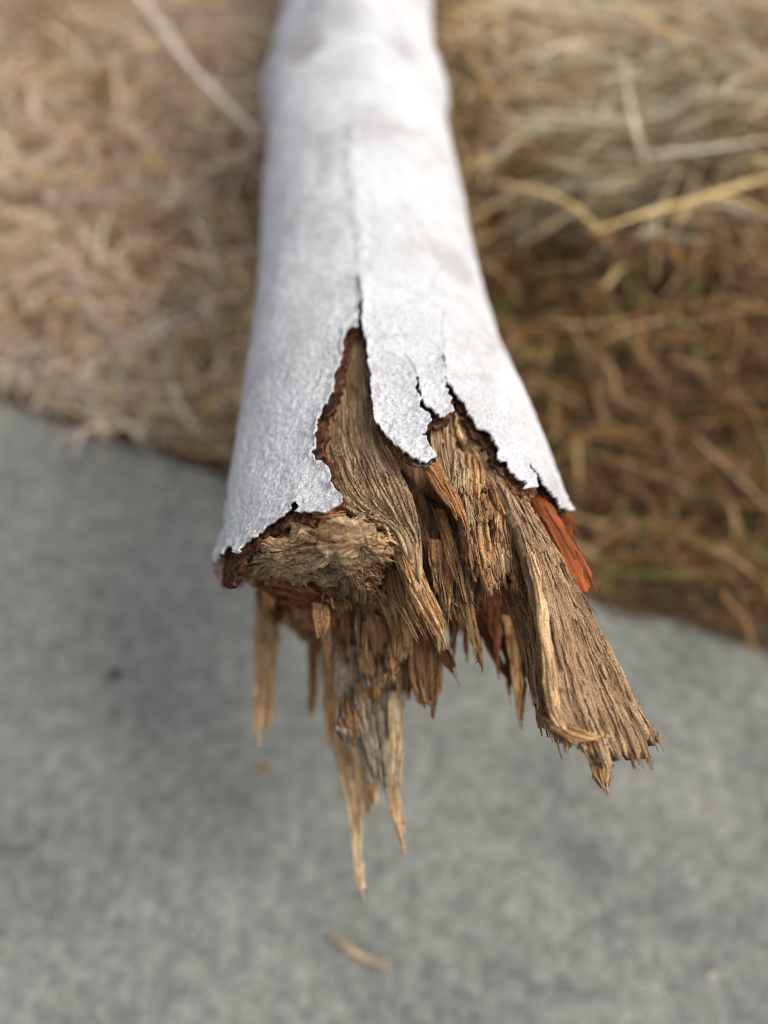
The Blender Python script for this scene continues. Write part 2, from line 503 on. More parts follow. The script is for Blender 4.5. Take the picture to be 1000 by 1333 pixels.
        F = np.concatenate([F, sf + len(V)]); V = np.concatenate([V, sv]); uv = np.concatenate([uv, su])
    if strands is None:
        strands = int(np.clip(Lm * Wm * 1e6 / 8.0, 8, 170))
    if strands:
        r = np.random.default_rng(sd + 50)
        K = 7
        k0 = r.random(strands) * (nu - 1)
        ln = (4 + 14 * r.random(strands) ** 2) / (Lm * 1000)
        ln = np.minimum(ln, 0.9)
        t0 = r.random(strands) * (1 - ln * 0.75)
        if rag > 0.02: t0 = np.where(r.random(strands) < 0.3, 1 - ln * (0.55 + 0.3 * r.random(strands)), t0)
        t0 = np.maximum(t0, 0)
        tq = np.linspace(0, 1, K)[None, :]
        jf = np.clip((t0[:, None] + ln[:, None] * tq) * (nv - 1), 0, None)
        over = np.clip(jf - (nv - 1), 0, None)
        jf = np.minimum(jf, nv - 1.001)
        kf = np.clip(k0[:, None] + r.normal(0, 0.9, (strands, 1)) * tq * 2, 0, nu - 1.001)
        ji, ki = jf.astype(int), kf.astype(int)
        fj, fk = (jf - ji)[..., None], (kf - ki)[..., None]
        ji2, ki2 = np.minimum(ji + 1, nv - 1), np.minimum(ki + 1, nu - 1)
        def smp(A): return (A[ji, ki] * (1 - fj) + A[ji2, ki] * fj) * (1 - fk) + (A[ji, ki2] * (1 - fj) + A[ji2, ki2] * fj) * fk
        Nk = smp(N); Pk = smp(top)
        dvn = dv / np.maximum(np.linalg.norm(dv, axis=-1, keepdims=True), 1e-12)
        Dk = smp(dvn)
        Pk = Pk + Dk * (over * Lm / (nv - 1))[..., None]
        lift = (0.05 + 0.35 * r.random((strands, 1)) + (r.random((strands, 1)) < 0.35) * r.random((strands, 1)) * 1.3 * tq ** 2) * 0.001 * min(1.0, 0.4 + thick / 6)
        Pk = Pk + Nk * lift[..., None]
        Tk = np.gradient(Pk, axis=1); Tk /= np.maximum(np.linalg.norm(Tk, axis=-1, keepdims=True), 1e-12)
        Uk = np.cross(Nk, Tk); Uk /= np.maximum(np.linalg.norm(Uk, axis=-1, keepdims=True), 1e-12)
        wk = (0.25 + 1.1 * r.random((strands, 1)) ** 2) * 0.001 * np.clip(1.15 - np.abs(tq - 0.4) * 1.1, 0.12, 1)
        wk = np.minimum(wk, Wm * 0.2)
        hk = (0.35 + 0.5 * r.random((strands, 1))) * wk + 0.00006
        roll = r.normal(0, 0.4, (strands, 1, 1))
        U2 = Uk * np.cos(roll) + Nk * np.sin(roll); N2 = Nk * np.cos(roll) - Uk * np.sin(roll)
        cs = [(-1, -1), (1, -1), (0.75, 1), (-0.75, 1)]
        sv = np.stack([Pk + U2 * (a * wk)[..., None] * 0.5 + N2 * (b * hk)[..., None] * 0.5 for a, b in cs], 2)
        b0 = (np.arange(strands)[:, None] * K + np.arange(K - 1)[None, :]) * 4
        sf = [np.stack([b0 + c, b0 + (c + 1) % 4, b0 + 4 + (c + 1) % 4, b0 + 4 + c], -1).reshape(-1, 4) for c in range(4)]
        e0 = np.arange(strands) * K * 4; e1 = e0 + (K - 1) * 4
        sf.append(np.stack([e0 + 3, e0 + 2, e0 + 1, e0], 1)); sf.append(np.stack([e1, e1 + 1, e1 + 2, e1 + 3], 1))
        su = np.zeros((strands, K, 4, 2))
        su[..., 0] = (r.random((strands, 1, 1)) * 9) + np.array([0, 1, 1, 0])[None, None, :] * wk[..., None] * 100
        su[..., 1] = (r.random((strands, 1, 1)) * 9) + (tq * ln[:, None] * Lm * 100)[..., None]
        F = np.concatenate([F, np.concatenate(sf) + len(V)]); V = np.concatenate([V, sv.reshape(-1, 3)]); uv = np.concatenate([uv, su.reshape(-1, 2)])
    o = add_obj(name, V, F, mat, parent, base, uv, smooth=smooth)
    if label: o['label'] = label
    return o

def tri_to_quadless(F): return F

# ================================================================== the setting
ED_A = np.array([-0.280, 0.380]); ED_B = np.array([0.222, 0.184])
ED_D = (ED_B - ED_A) / np.linalg.norm(ED_B - ED_A)
ED_N = np.array([-ED_D[1], ED_D[0]])
def sdist(x, y): return (x - ED_A[0]) * ED_N[0] + (y - ED_A[1]) * ED_N[1]
def adist(x, y): return (x - ED_A[0]) * ED_D[0] + (y - ED_A[1]) * ED_D[1]

def soil_z(x, y):
    s = sdist(x, y)
    sp = np.clip(s, 0, None)
    rightness = 1 / (1 + np.exp(-(x - 0.06) / 0.05))
    hgt = 0.050 + 0.035 * rightness
    z = hgt * (1 - np.exp(-(sp / 0.15) ** 1.4))
    z = z + 0.012 * np.clip(sp / 0.1, 0, 1) * fbm(np.stack([x / 0.12, y / 0.12, 0 * x], -1), 71, 3)
    # hollow alongside the branch on its right
    z = z - 0.035 * np.exp(-((x - 0.10) / 0.06) ** 2 - ((y - 0.42) / 0.13) ** 2) * np.clip(sp / 0.05, 0, 1)
    z = z + 0.045 * np.exp(-((x - 0.34) / 0.15) ** 2 - ((y - 0.56) / 0.14) ** 2)
    # the bank carries the branch beyond the break
    z = z + 0.03 * np.exp(-((x + 0.02) / 0.12) ** 2) * np.clip((y - 0.5) / 0.25, 0, 1)
    return np.where(s < 0, -0.012, z - 0.006)

def build_ground():
    # concrete footpath: slab with a worn edge
    m, nt, b = new_mat('concrete')
    co = nd(nt, 'ShaderNodeTexCoord').outputs['Object']
    a1 = noise(nt, co, 14, 6, 0.65)
    a2 = noise(nt, co, 120, 6, 0.75)
    a3 = noise(nt, co, 420, 3, 0.7)
    c = ramp(nt, a1.outputs[0], [(0.36, (0.140, 0.147, 0.134)), (0.5, (0.178, 0.184, 0.168)), (0.64, (0.215, 0.218, 0.200))]).outputs[0]
    f2 = ramp(nt, a2.outputs[0], [(0.33, (0.57, 0.575, 0.56)), (0.5, (1, 1, 1)), (0.67, (1.48, 1.46, 1.40))]).outputs[0]
    c = mixc(nt, 1.0, c, f2, 'MULTIPLY')
    f3 = ramp(nt, a3.outputs[0], [(0.3, (0.72, 0.72, 0.72)), (0.5, (1, 1, 1)), (0.75, (1.3, 1.3, 1.28))]).outputs[0]
    c = mixc(nt, 0.9, c, mixc(nt, 1.0, c, f3, 'MULTIPLY'))
    # dark damp spots with ragged outlines
    for (px, py, rr, am) in ((760, 1112, 0.014, 0.55), (150, 880, 0.0045, 0.6), (300, 1240, 0.010, 0.2), (880, 1170, 0.012, 0.22)):
        p = Z(px, py, 0)
        d = nd(nt, 'ShaderNodeVectorMath', operation='DISTANCE')
        wv = nd(nt, 'ShaderNodeVectorMath', operation='MULTIPLY_ADD')
        nt.links.new(a2.outputs['Color'], wv.inputs[0]); wv.inputs[1].default_value = (rr * 1.2, rr * 1.2, 0)
        nt.links.new(co, wv.inputs[2])
        nt.links.new(wv.outputs[0], d.inputs[0]); d.inputs[1].default_value = (p[0] + rr * .6, p[1] + rr * .6, 0)
        mr = nd(nt, 'ShaderNodeMapRange'); mr.inputs[1].default_value = rr * 0.5; mr.inputs[2].default_value = rr
        mr.inputs[3].default_value = am; mr.inputs[4].default_value = 0
        nt.links.new(d.outputs['Value'], mr.inputs[0])
        c = mixc(nt, mr.outputs[0], c, (0.075, 0.085, 0.085))
    nt.links.new(c, b.inputs['Base Color'])
    b.inputs['Roughness'].default_value = 0.85
    bm = nd(nt, 'ShaderNodeBump'); bm.inputs['Strength'].default_value = 0.5; bm.inputs['Distance'].default_value = 0.0012
    nt.links.new(a3.outputs[0], bm.inputs['Height']); nt.links.new(bm.outputs[0], b.inputs['Normal'])
    n = 240
    al = np.linspace(-4, 4, n)
    edge = 0.004 * vn(np.stack([al / 0.05, 0 * al, 0 * al], -1), 3) + 0.0025 * vn(np.stack([al / 0.012, 0 * al, 0 * al], -1), 4)
    V, F = [], []
    prof = [(-1.6, 0.0), (-0.3, 0.0), (-0.012, 0.0), (-0.004, -0.002), (0.0, -0.006), (0.002, -0.06)]
    for k, (off, z) in enumerate(prof):
        q = ED_A[None, :] + al[:, None] * ED_D + ((off + (edge if k > 1 else 0))[:, None] if k > 1 else np.full((n, 1), off)) * ED_N
        V.append(np.concatenate([q, np.full((n, 1), z)], 1))
    V = np.concatenate(V)
    F = grid_faces(len(prof), n, 0, True)
    o = add_obj('footpath', V, F, m)
    tag(o, 'grey concrete footpath with mottled worn surface', kind='structure')

    # soil under the grass, one sheet out to the horizon
    m, nt, b = new_mat('soil')
    co = nd(nt, 'ShaderNodeTexCoord').outputs['Object']
    a1 = noise(nt, co, 40, 6, 0.65)
    c = ramp(nt, a1.outputs[0], [(0.3, (0.045, 0.026, 0.014)), (0.55, (0.10, 0.06, 0.03)), (0.75, (0.2, 0.13, 0.065))]).outputs[0]
    nt.links.new(c, b.inputs['Base Color'])
    b.inputs['Roughness'].default_value = 0.95
    g = np.concatenate([[-40, -12, -5, -3], np.linspace(-2, 2, 161), [3, 5, 12, 40]])
    X, Yg = np.meshgrid(g, g)
    zz = soil_z(X, Yg)
    V = np.stack([X, Yg, np.where(sdist(X, Yg) < 0.0, -0.03, zz)], -1).reshape(-1, 3)
    o = add_obj('ground', V, grid_faces(len(g), len(g)), m)
    tag(o, 'brown soil of the grass verge', kind='structure')
build_ground()

# ================================================================== dry grass
def branch_clear(P, margin=0.004):
    """True where points lie clear of the branch"""
    r = np.hypot(P[..., 0] - axis_x(P[..., 1]), P[..., 2] - AXZ)
    return (r > rad(P[..., 1]) + margin) | (P[..., 1] < 0.11)

def blades(n, region, seed, lying=0.7, lmin=0.05, lmax=0.13, wmin=0.0012, wmax=0.0032, mat_h=0.05, nseg=7, dirfn=None, kink=1.0):
    r = np.random.default_rng(seed)
    x, y = region(n, r)
    n = len(x)
    z0 = soil_z(x, y)
    L = lmin + (lmax - lmin) * r.random(n) ** 1.3
    lie = r.random(n) < lying
    clump = 0.75 + 0.6 * vn(np.stack([x / 0.045, y / 0.045, 0 * x], -1), seed + 3)
    h0 = np.where(lie, r.random(n) ** 0.8 * mat_h * clump, 0.0)
    az = r.random(n) * 2 * math.pi if dirfn is None else dirfn(x, y, r)
    p0 = np.where(lie, r.normal(0.15, 0.28, n), r.normal(1.15, 0.25, n))
    p1 = np.where(lie, r.normal(-0.25, 0.35, n), r.normal(-0.4, 0.5, n))
    daz = r.normal(0, 0.5, n)
    tt = np.linspace(0, 1, nseg + 1)
    ph = p0[:, None] + (p1 - p0)[:, None] * tt ** 1.2
    aa = az[:, None] + daz[:, None] * tt
    kn = (r.random((n, nseg + 1)) < 0.16) * r.normal(0, 0.75 * kink, (n, nseg + 1))
    aa = aa + np.cumsum(kn, 1)
    ph = ph + np.cumsum((r.random((n, nseg + 1)) < 0.12) * r.normal(0, 0.45, (n, nseg + 1)), 1)
    st = L[:, None] / nseg
    dx = np.cos(ph) * np.cos(aa) * st; dy = np.cos(ph) * np.sin(aa) * st; dz = np.sin(ph) * st
    P = np.stack([np.cumsum(np.concatenate([x[:, None], dx[:, :-1]], 1), 1),
                  np.cumsum(np.concatenate([y[:, None], dy[:, :-1]], 1), 1),
                  np.cumsum(np.concatenate([(z0 + h0)[:, None], dz[:, :-1]], 1), 1)], -1)
    nsg = P.shape[1]
    gz = np.maximum(soil_z(P[..., 0], P[..., 1]), 0) + 0.001
    P[..., 2] = np.maximum(P[..., 2], gz)
    # a tuft end may overhang the concrete by a little only
    s_end = sdist(P[..., 0], P[..., 1]).min(1)
    ok = branch_clear(P).all(1) & (s_end > -0.004 - 0.04 * np.clip(0.2 + 1.1 * vn(np.stack([adist(x, y) / 0.035, 0 * x, 0 * x], -1), 77), 0, 1) - 0.012 * r.random(n) ** 2)
    P = P[ok]; n = len(P); az = az[ok]
    wd = wmin + (wmax - wmin) * r.random(n) ** 1.5
    T = np.gradient(P, axis=1)
    T /= np.linalg.norm(T, axis=-1, keepdims=True) + 1e-12
    rv = r.normal(size=(n, 1, 3)) * 0.8 + np.array([0, 0, 1.0])
    Sd = np.cross(T, rv)
    Sd /= np.linalg.norm(Sd, axis=-1, keepdims=True) + 1e-12
    Nn = np.cross(Sd, T)
    t = np.linspace(0, 1, nsg)
    prof = (np.clip(t / 0.1, 0.5, 1) * (1 - t ** 2.2) + 0.04)
    wv = wd[:, None, None] * prof[None, :, None] * 0.5
    Lf = P - Sd * wv; Rt = P + Sd * wv
    Md = P + Nn * wv * 0.5           # folded along the midrib
    V = np.stack([Lf, Md, Rt], 2).reshape(-1, 3)
    b = (np.arange(n)[:, None] * nsg + np.arange(nsg - 1)[None, :]) * 3
    F = np.concatenate([np.stack([b, b + 1, b + 4, b + 3], -1).reshape(-1, 4), np.stack([b + 1, b + 2, b + 5, b + 4], -1).reshape(-1, 4)])
    return V, F, P, n, nsg

PAL = {'straw': (0.70, 0.52, 0.26), 'pale': (0.80, 0.71, 0.53), 'pink': (0.72, 0.55, 0.43), 'tan': (0.46, 0.30, 0.145),
       'rust': (0.30, 0.155, 0.06), 'brown': (0.16, 0.088, 0.042), 'twig': (0.33, 0.28, 0.20), 'green': (0.19, 0.21, 0.05), 'grey': (0.66, 0.59, 0.53)}
def blade_colors(P, n, nsg, seed, wts):
    r = np.random.default_rng(seed)
    keys = list(wts)
    pr = np.array([wts[k] for k in keys], float); pr /= pr.sum()
    base = np.array([PAL[k] for k in keys])
    patchy = vn(P[:, 0] / 0.03, seed + 1) + 0.6 * vn(P[:, 0] / 0.09, seed + 2)
    u = np.clip(r.random(n) * 0.8 + 0.1 + 0.18 * patchy, 0, 0.999)
    c = base[np.searchsorted(np.cumsum(pr), u)]
    c = np.minimum(c * (0.65 + 0.62 * r.random((n, 1))), 0.85)
    C = np.repeat(c[:, None, :], nsg, 1)
    C = np.repeat(C[:, :, None, :], 3, 2).reshape(-1, 3)
    return C

def grass_mat():
    m, nt, b = new_mat('dry_grass')
    a = nd(nt, 'ShaderNodeAttribute', attribute_name='blade_colour')
    nt.links.new(a.outputs['Color'], b.inputs['Base Color'])
    b.inputs['Roughness'].default_value = 0.6
    b.inputs['Specular IOR Level'].default_value = 0.3
    tr = nd(nt, 'ShaderNodeBsdfTranslucent')
    nt.links.new(a.outputs['Color'], tr.inputs['Color'])
    mx = nd(nt, 'ShaderNodeMixShader'); mx.inputs[0].default_value = 0.22
    nt.links.new(b.outputs[0], mx.inputs[1]); nt.links.new(tr.outputs[0], mx.inputs[2])
    nt.links.new(mx.outputs[0], nt.nodes['Material Output'].inputs[0])
    return m
M['grass'] = grass_mat()

def grass_obj(name, parts, label):
    Vs, Fs, Cs, off = [], [], [], 0
    for V, F, C in parts:
        Vs.append(V); Fs.append(F + off); Cs.append(C); off += len(V)
    V = np.concatenate(Vs); F = np.concatenate(Fs); C = np.concatenate(Cs)
    o = add_obj(name, V, F, M['grass'])
    at = o.data.color_attributes.new('blade_colour', 'FLOAT_COLOR', 'POINT')
    at.data.foreach_set('color', np.concatenate([C, np.ones((len(C), 1))], 1).astype(np.float32).ravel())
    tag(o, label, 'grass', kind='stuff')
    return o

def reg(x0, x1, y0, y1, s0, s1=9, cond=None):
    def f(n, r):
        x = x0 + (x1 - x0) * r.random(n); y = y0 + (y1 - y0) * r.random(n)
        s = sdist(x, y)
        k = (s > s0) & (s < s1)
        if cond is not None: k &= cond(x, y)
        return x[k], y[k]
    return f

def build_grass():
    left = lambda x, y: x < axis_x(y) + 0.0
    right = lambda x, y: x >= axis_x(y) - 0.02
    LW = {'grey': 2.2, 'pink': 4.4, 'pale': 1.4, 'straw': 1.4, 'tan': 2.2, 'rust': 1.3, 'brown': 0.9, 'green': 0.15}
    RW = {'pale': 2.2, 'straw': 3.6, 'tan': 2.6, 'rust': 1.5, 'brown': 0.8, 'green': 0.4, 'grey': 0.5}
    RD = {'straw': 1.0, 'tan': 2.6, 'green': 0.9, 'rust': 3.8, 'brown': 3.0}  # browner mix; shade of the bank's near face put into blade colours
    parts = []
    def go(n, region, seed, wts, **kw):
        V, F, P, k, ns = blades(n, region, seed, **kw)
        parts.append((V, F, blade_colors(P, k, ns, seed, wts)))
    go(34000, reg(-0.75, 0.05, 0.2, 1.35, 0.004, 9, left), 101, LW, lying=0.85, lmin=0.03, lmax=0.09, wmin=0.0014, wmax=0.0034, mat_h=0.032)
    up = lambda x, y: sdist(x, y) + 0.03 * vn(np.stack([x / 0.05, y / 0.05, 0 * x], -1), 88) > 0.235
    go(26000, reg(-0.05, 0.75, 0.1, 1.35, 0.004, 9, lambda x, y: right(x, y) & up(x, y)), 102, RW, lying=0.72, lmin=0.03, lmax=0.10, wmin=0.0014, wmax=0.0042, mat_h=0.055)
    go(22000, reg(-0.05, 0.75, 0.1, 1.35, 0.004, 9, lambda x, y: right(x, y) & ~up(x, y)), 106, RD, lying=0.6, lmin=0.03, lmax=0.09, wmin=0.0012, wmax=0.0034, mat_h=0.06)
    # fringe along the path edge
    go(5000, reg(-0.7, 0.7, -0.1, 0.8, 0.002, 0.05), 103, {'tan': 2, 'rust': 2, 'brown': 2, 'straw': 1, 'green': 0.5}, lying=0.8, lmin=0.02, lmax=0.06, wmin=0.0012, wmax=0.0028, mat_h=0.03)
    # long straw laid over the tussock, running to the left
    def dirl(x, y, r): return math.pi + r.normal(0.12, 0.5, len(x))
    V, F, P, k, ns = blades(2600, reg(0.12, 0.7, 0.46, 0.95, 0.22), 104, lying=1.0, lmin=0.05, lmax=0.12, wmin=0.0012, wmax=0.0032, mat_h=0.045, dirfn=dirl, kink=0.3)
    V[:, 2] += 0.022
    parts.append((V, F, blade_colors(P, k, ns, 104, {'pale': 4, 'straw': 5, 'tan': 1.5})))
    # further verge, out of the picture
    go(9000, reg(-1.9, 1.9, -0.6, 2.0, 0.004, 9, lambda x, y: (np.abs(x) > 0.7) | (y > 1.3)), 105, LW, lying=0.7, lmin=0.08, lmax=0.2, wmin=0.003, wmax=0.008, mat_h=0.05, nseg=5)
    grass_obj('dry_grass', parts, 'matted dead grass covering the verge beside the footpath')
build_grass()

# ================================================================== the broken branch
BASE = np.array([-0.02, 0.62, 0.13])
branch = empty('fallen_branch', BASE)
tag(branch, 'thick white-barked branch with a splintered broken end, lying across the grass over the footpath', 'branch')

TEAR = [(0, 790), (255, 742), (281, 722), (283, 733), (289, 722), (296, 724), (306, 708), (309, 712), (311, 722), (316, 723), (322, 714), (335, 700),
        (352, 687), (370, 676), (378, 667), (385, 658), (393, 648), (390, 660), (386, 668), (397, 670), (412, 668), (425, 671), (437, 664), (447, 657),
        (448, 650), (444, 641), (434, 633), (431, 628), (433, 618), (428, 609), (414, 602), (408, 588), (413, 572), (411, 566), (416, 548),
        (422, 528), (430, 518), (436, 500), (436, 488), (446, 470), (447, 450), (452, 438), (459, 432), (466, 432), (468, 418), (467, 402),
        (470, 392), (467, 376), (466, 360), (468.5, 360), (470, 376), (473, 392), (474, 402), (472, 420), (475, 436), (480, 446), (478, 455), (479, 470),
        (484, 495), (483, 520), (489, 548), (499, 562), (508, 578), (522, 592), (536, 603), (548, 608), (560, 604), (564, 598), (557, 588),
        (549, 574), (553, 566), (560, 556), (556, 548), (549, 541), (545, 537), (544, 520), (541, 505), (538, 491), (541, 490), (546, 506),
        (549, 530), (552, 537), (560, 541), (569, 551), (574, 552), (580, 546), (587, 541), (584, 528), (583, 518), (577, 504), (573, 470),
        (573.5, 456), (576, 456), (577, 480), (580, 503), (590, 514), (604, 526), (610, 540), (621, 557), (634, 566), (645, 579), (646, 596),
        (659, 605), (670, 622), (685, 637), (698, 635), (692, 622), (684, 606), (686, 605), (696, 620), (703, 628), (712, 638), (724, 650), (734, 660), (742, 664), (1000, 668),
        (1000, 1300), (0, 1300)]
# the brown under-bark reaches further than the white skin
TEAR_IN = [(0, 790), (250, 770), (285, 764), (300, 765), (310, 757), (314, 742), (322, 728), (340, 708), (356, 697), (374, 687), (388, 680), (400, 682), (415, 677), (428, 679), (440, 671),
           (449, 664), (446, 646), (438, 634), (433, 628), (440, 616), (437, 603), (425, 597), (419, 587), (424, 569), (427, 551),
           (434, 532), (441, 519), (447, 501), (449, 488), (456, 470), (459, 453), (461, 440), (467, 438), (470, 420), (471, 402), (474, 402), (473, 420),
           (474, 440), (476, 470), (481, 498), (481, 524), (487, 552), (497, 567), (506, 583), (521, 598), (540, 612), (556, 612), (562, 604), (556, 592),
           (550, 578), (556, 566), (563, 558), (560, 553), (552, 546), (566, 557), (576, 557), (585, 550), (590, 542), (588, 528), (587, 520), (590, 520), (596, 532), (603, 545),
           (612, 562), (626, 576), (638, 592), (640, 606), (653, 618), (664, 634), (682, 646), (697, 643), (704, 638), (716, 650), (734, 668), (744, 674), (1000, 680),
           (1000, 1300), (0, 1300)]

def inside(poly, P):
    poly = np.asarray(poly, float)
    x, y = P[:, 0], P[:, 1]
    r = np.zeros(len(P), bool)
    x1, y1 = poly[-1]
    for x2, y2 in poly:
        c = ((y1 > y) != (y2 > y))
        if y1 != y2:
            c &= x < (x2 - x1) * (y - y1) / (y2 - y1) + x1
        r ^= c
        x1, y1 = x2, y2
    return r
def polydist(poly, P):
    poly = np.asarray(poly, float)
    d = np.full(len(P), 1e9)
    for a, b in zip(poly[:-3], poly[1:-2]):
        ab = b - a
        t = np.clip(((P - a) @ ab) / (ab @ ab), 0, 1)
        q = P - a - t[:, None] * ab
        d = np.minimum(d, q[:, 0] ** 2 + q[:, 1] ** 2)
    return np.sqrt(d)

def skin(Yv, th, off=0.0):
    """branch surface before relief; th = 0 on top, positive to the right"""
    r = rad(Yv) + off
    # swelling and crease round the old knot
    kz = np.exp(-((Yv - 0.408) / 0.008) ** 2)
    r = r - 0.0052 * kz * (0.6 + 0.4 * np.sin(th * 2.3 + 1.0)) + 0.0040 * np.exp(-((Yv - 0.432) / 0.012) ** 2)
    r = r + 0.0130 * np.exp(-((Yv - 0.436) / 0.015) ** 2 - ((th + 0.10) / 0.28) ** 2)
    r = r - 0.0130 * np.exp(-((Yv - 0.440) / 0.008) ** 2 - ((th + 0.10) / 0.16) ** 2)
    r = r - 0.0060 * np.exp(-((Yv - 0.407) / 0.008) ** 2 - ((th + 0.62) / 0.30) ** 2)
    r = r - 0.0055 * np.exp(-((Yv - 0.404) / 0.008) ** 2 - ((th - 0.55) / 0.18) ** 2)
    x = axis_x(Yv) + r * np.sin(th)
    return np.stack([x, Yv, AXZ + r * np.cos(th)], -1)

def ynoise(P2, amp, sd):
    q = np.concatenate([P2, np.zeros((len(P2), 1))], 1)
    dx = amp * vn(q / 7.0, sd) + 0.5 * max(0, amp - 2.2) * vn(q / 19.0, sd + 5) + 0.6 * amp * vn(q / 3.0, sd + 1)
    dy = amp * vn(q / 7.0, sd + 2) + 0.5 * max(0, amp - 2.2) * vn(q / 19.0, sd + 6) + 0.6 * amp * vn(q / 3.0, sd + 3)
    return P2 + np.stack([dx, dy], 1)

def shell(name, poly, mat, off, thick, dy, dth_n, amp, relief, lift, sd, ymin):
    ys = np.concatenate([np.arange(0.055, 0.275, dy), np.arange(0.275, 0.62, dy * 3), np.arange(0.62, 1.6, 0.02)])
    # fine across the visible top, coarse underneath
    th = np.concatenate([np.linspace(-math.pi, -1.95, 24)[:-1], np.linspace(-1.95, 1.95, dth_n), np.linspace(1.95, math.pi, 24)[1:]])
    Yg, Tg = np.meshgrid(ys, th, indexing='ij')
    nv, nu = Yg.shape
    Yf, Tf = Yg.ravel(), Tg.ravel()
    def removed(Yq, Tq):
        P = skin(Yq, Tq, off)
        px = ynoise(project(P), amp, sd)
        a = inside(poly, px)
        back = np.abs(Tq) > 1.75
        lim = ymin - 0.03 * np.clip((2.3 - np.abs(Tq)) / 0.55, 0, 1) + 0.004 * vn(np.stack([Tq * 6, Tq * 0, Tq * 0], -1), sd + 9) + 0.002 * vn(np.stack([Tq * 30, Tq * 0, Tq * 0], -1), sd + 8)
        return np.where(back, Yq < lim, a | (Yq < 0.085)), px
    rem, px = removed(Yf, Tf)
    keep = ~rem
    K = keep.reshape(nv, nu)
    Q = grid_faces(nv, nu)
    cnt = keep[Q].sum(1)
    Q = Q[cnt > 0]
    # pull the outer corners of cut faces back on to the tear line
    edge_v = np.unique(Q[~keep[Q]])
    i, j = edge_v // nu, edge_v % nu
    tgt = np.full(len(edge_v), -1)
    for di, dj in ((1, 0), (0, 1), (0, -1), (-1, 0), (1, 1), (1, -1), (-1, 1), (-1, -1)):
        a, b = i + di, j + dj
        ok = (a >= 0) & (a < nv) & (b >= 0) & (b < nu)
        a, b = np.clip(a, 0, nv - 1), np.clip(b, 0, nu - 1)
        sel = ok & K[a, b] & (tgt < 0)
        tgt[sel] = (a * nu + b)[sel]
    good = tgt >= 0
    ev, tg = edge_v[good], tgt[good]
    y0, t0, y1, t1 = Yf[tg].copy(), Tf[tg].copy(), Yf[ev].copy(), Tf[ev].copy()
    for _ in range(6):
        ym, tm = (y0 + y1) / 2, (t0 + t1) / 2
        rr, _p = removed(ym, tm)
        y1 = np.where(rr, ym, y1); t1 = np.where(rr, tm, t1)
        y0 = np.where(rr, y0, ym); t0 = np.where(rr, t0, tm)
    Yf = Yf.copy(); Tf = Tf.copy()
    Yf[ev] = y0; Tf[ev] = t0
    P = skin(Yf, Tf, off)
    N = np.stack([np.sin(Tf), 0 * Tf, np.cos(Tf)], -1)
    used = np.unique(Q)
    remap = np.full(nv * nu, -1); remap[used] = np.arange(len(used))
    Q = remap[Q]; P = P[used]; N = N[used]; Tu = Tf[used]
    px = project(P)
    d = np.full(len(P), 200.0)
    near = (P[:, 1] < 0.3) & (np.abs(Tu) < 1.9)
    d[near] = polydist(poly, px[near])
    h = relief(P, d, px) + lift(d, px)
    top = P + N * h[:, None]
    tk = thick * (0.45 + 0.55 * np.clip(d / 12, 0, 1))
    bot = top - N * tk[:, None]
    n = len(top)
    # boundary edges
    E = np.concatenate([Q[:, [0, 1]], Q[:, [1, 2]], Q[:, [2, 3]], Q[:, [3, 0]]])
    key = np.sort(E, 1)
    kk = key[:, 0].astype(np.int64) * n + key[:, 1]
    u, inv, c = np.unique(kk, return_inverse=True, return_counts=True)
    bE = E[c[inv] == 1]
    V = np.concatenate([top, bot])
    F = np.concatenate([Q, Q[:, ::-1] + n, np.stack([bE[:, 1], bE[:, 0], bE[:, 0] + n, bE[:, 1] + n], 1)])
    return add_obj(name, V, F, mat, branch, BASE)

def bark_relief(P, d, px):
    q = P * 1000
    h = 0.0016 * fbm(q / np.array([30, 48, 30]), 201, 2)
    h += 0.00026 * vn(q / np.array([7, 13, 7]), 203)
    h += 0.00016 * fbm(q / 3.2, 205, 2)
    crust = np.clip((px[:, 1] - 300) / 250, 0.25, 1)
    h += 0.00013 * crust * np.clip(vn(q / 1.05, 207) * 1.8, -0.3, 1)
    h += 0.00024 * crust * vn(q / 0.66, 208)
    h += 0.0005 * np.exp(-d / 16.0) * np.clip(vn(q / 1.6, 209) * 1.5, 0, 1) + 0.00045 * np.exp(-d / 40.0) * np.clip(vn(q / 0.85, 210) * 2.2 - 0.5, 0, 1)
    # flaking scales: small steps
    s = fbm(q / np.array([8, 11, 8]), 211, 3)
    h += 0.00022 * (np.clip((s - 0.16) / 0.06, 0, 1)) + 0.00015 * np.clip((s + 0.28) / 0.06, 0, 1)
    # raised seam running up the branch from the crack
    xs = np.interp(px[:, 1], [120, 200, 260, 330, 400], [452, 448, 457, 462, 470])
    wob = 4 * vn(q / 9, 215)
    seam = np.exp(-((px[:, 0] - xs - 8 + wob) / 9) ** 2) * np.clip((px[:, 1] - 120) / 60, 0, 1) * np.clip((430 - px[:, 1]) / 40, 0, 1)
    top = P[:, 2] > AXZ
    h += np.where(top, 0.0009 * seam * (0.55 + 0.9 * vn(q / 6.0, 217)), 0)
    groove = np.exp(-((px[:, 0] - xs + 5 + wob) / 4) ** 2) * np.clip((px[:, 1] - 180) / 60, 0, 1) * np.clip((430 - px[:, 1]) / 40, 0, 1)
    h -= np.where(top, 0.00012 * groove, 0)
    # hairline cracks leaving the tears
    for pts in ([(479, 457), (488, 460), (503, 462), (513, 466)], [(525, 463), (532, 472), (537, 482), (540, 492)], [(575, 456), (572, 430), (574, 405)],
                [(446, 470), (440, 455), (444, 436)], [(290, 690), (298, 660), (296, 630)], [(608, 330), (590, 338), (568, 352), (560, 372)]):
        pts = np.array(pts, float)
        dd = polydist(np.concatenate([pts, pts[-1:] , pts[-1:]]), px)
        h -= np.where(top, 0.0007 * np.exp(-(dd / 1.6) ** 2), 0)
    return h

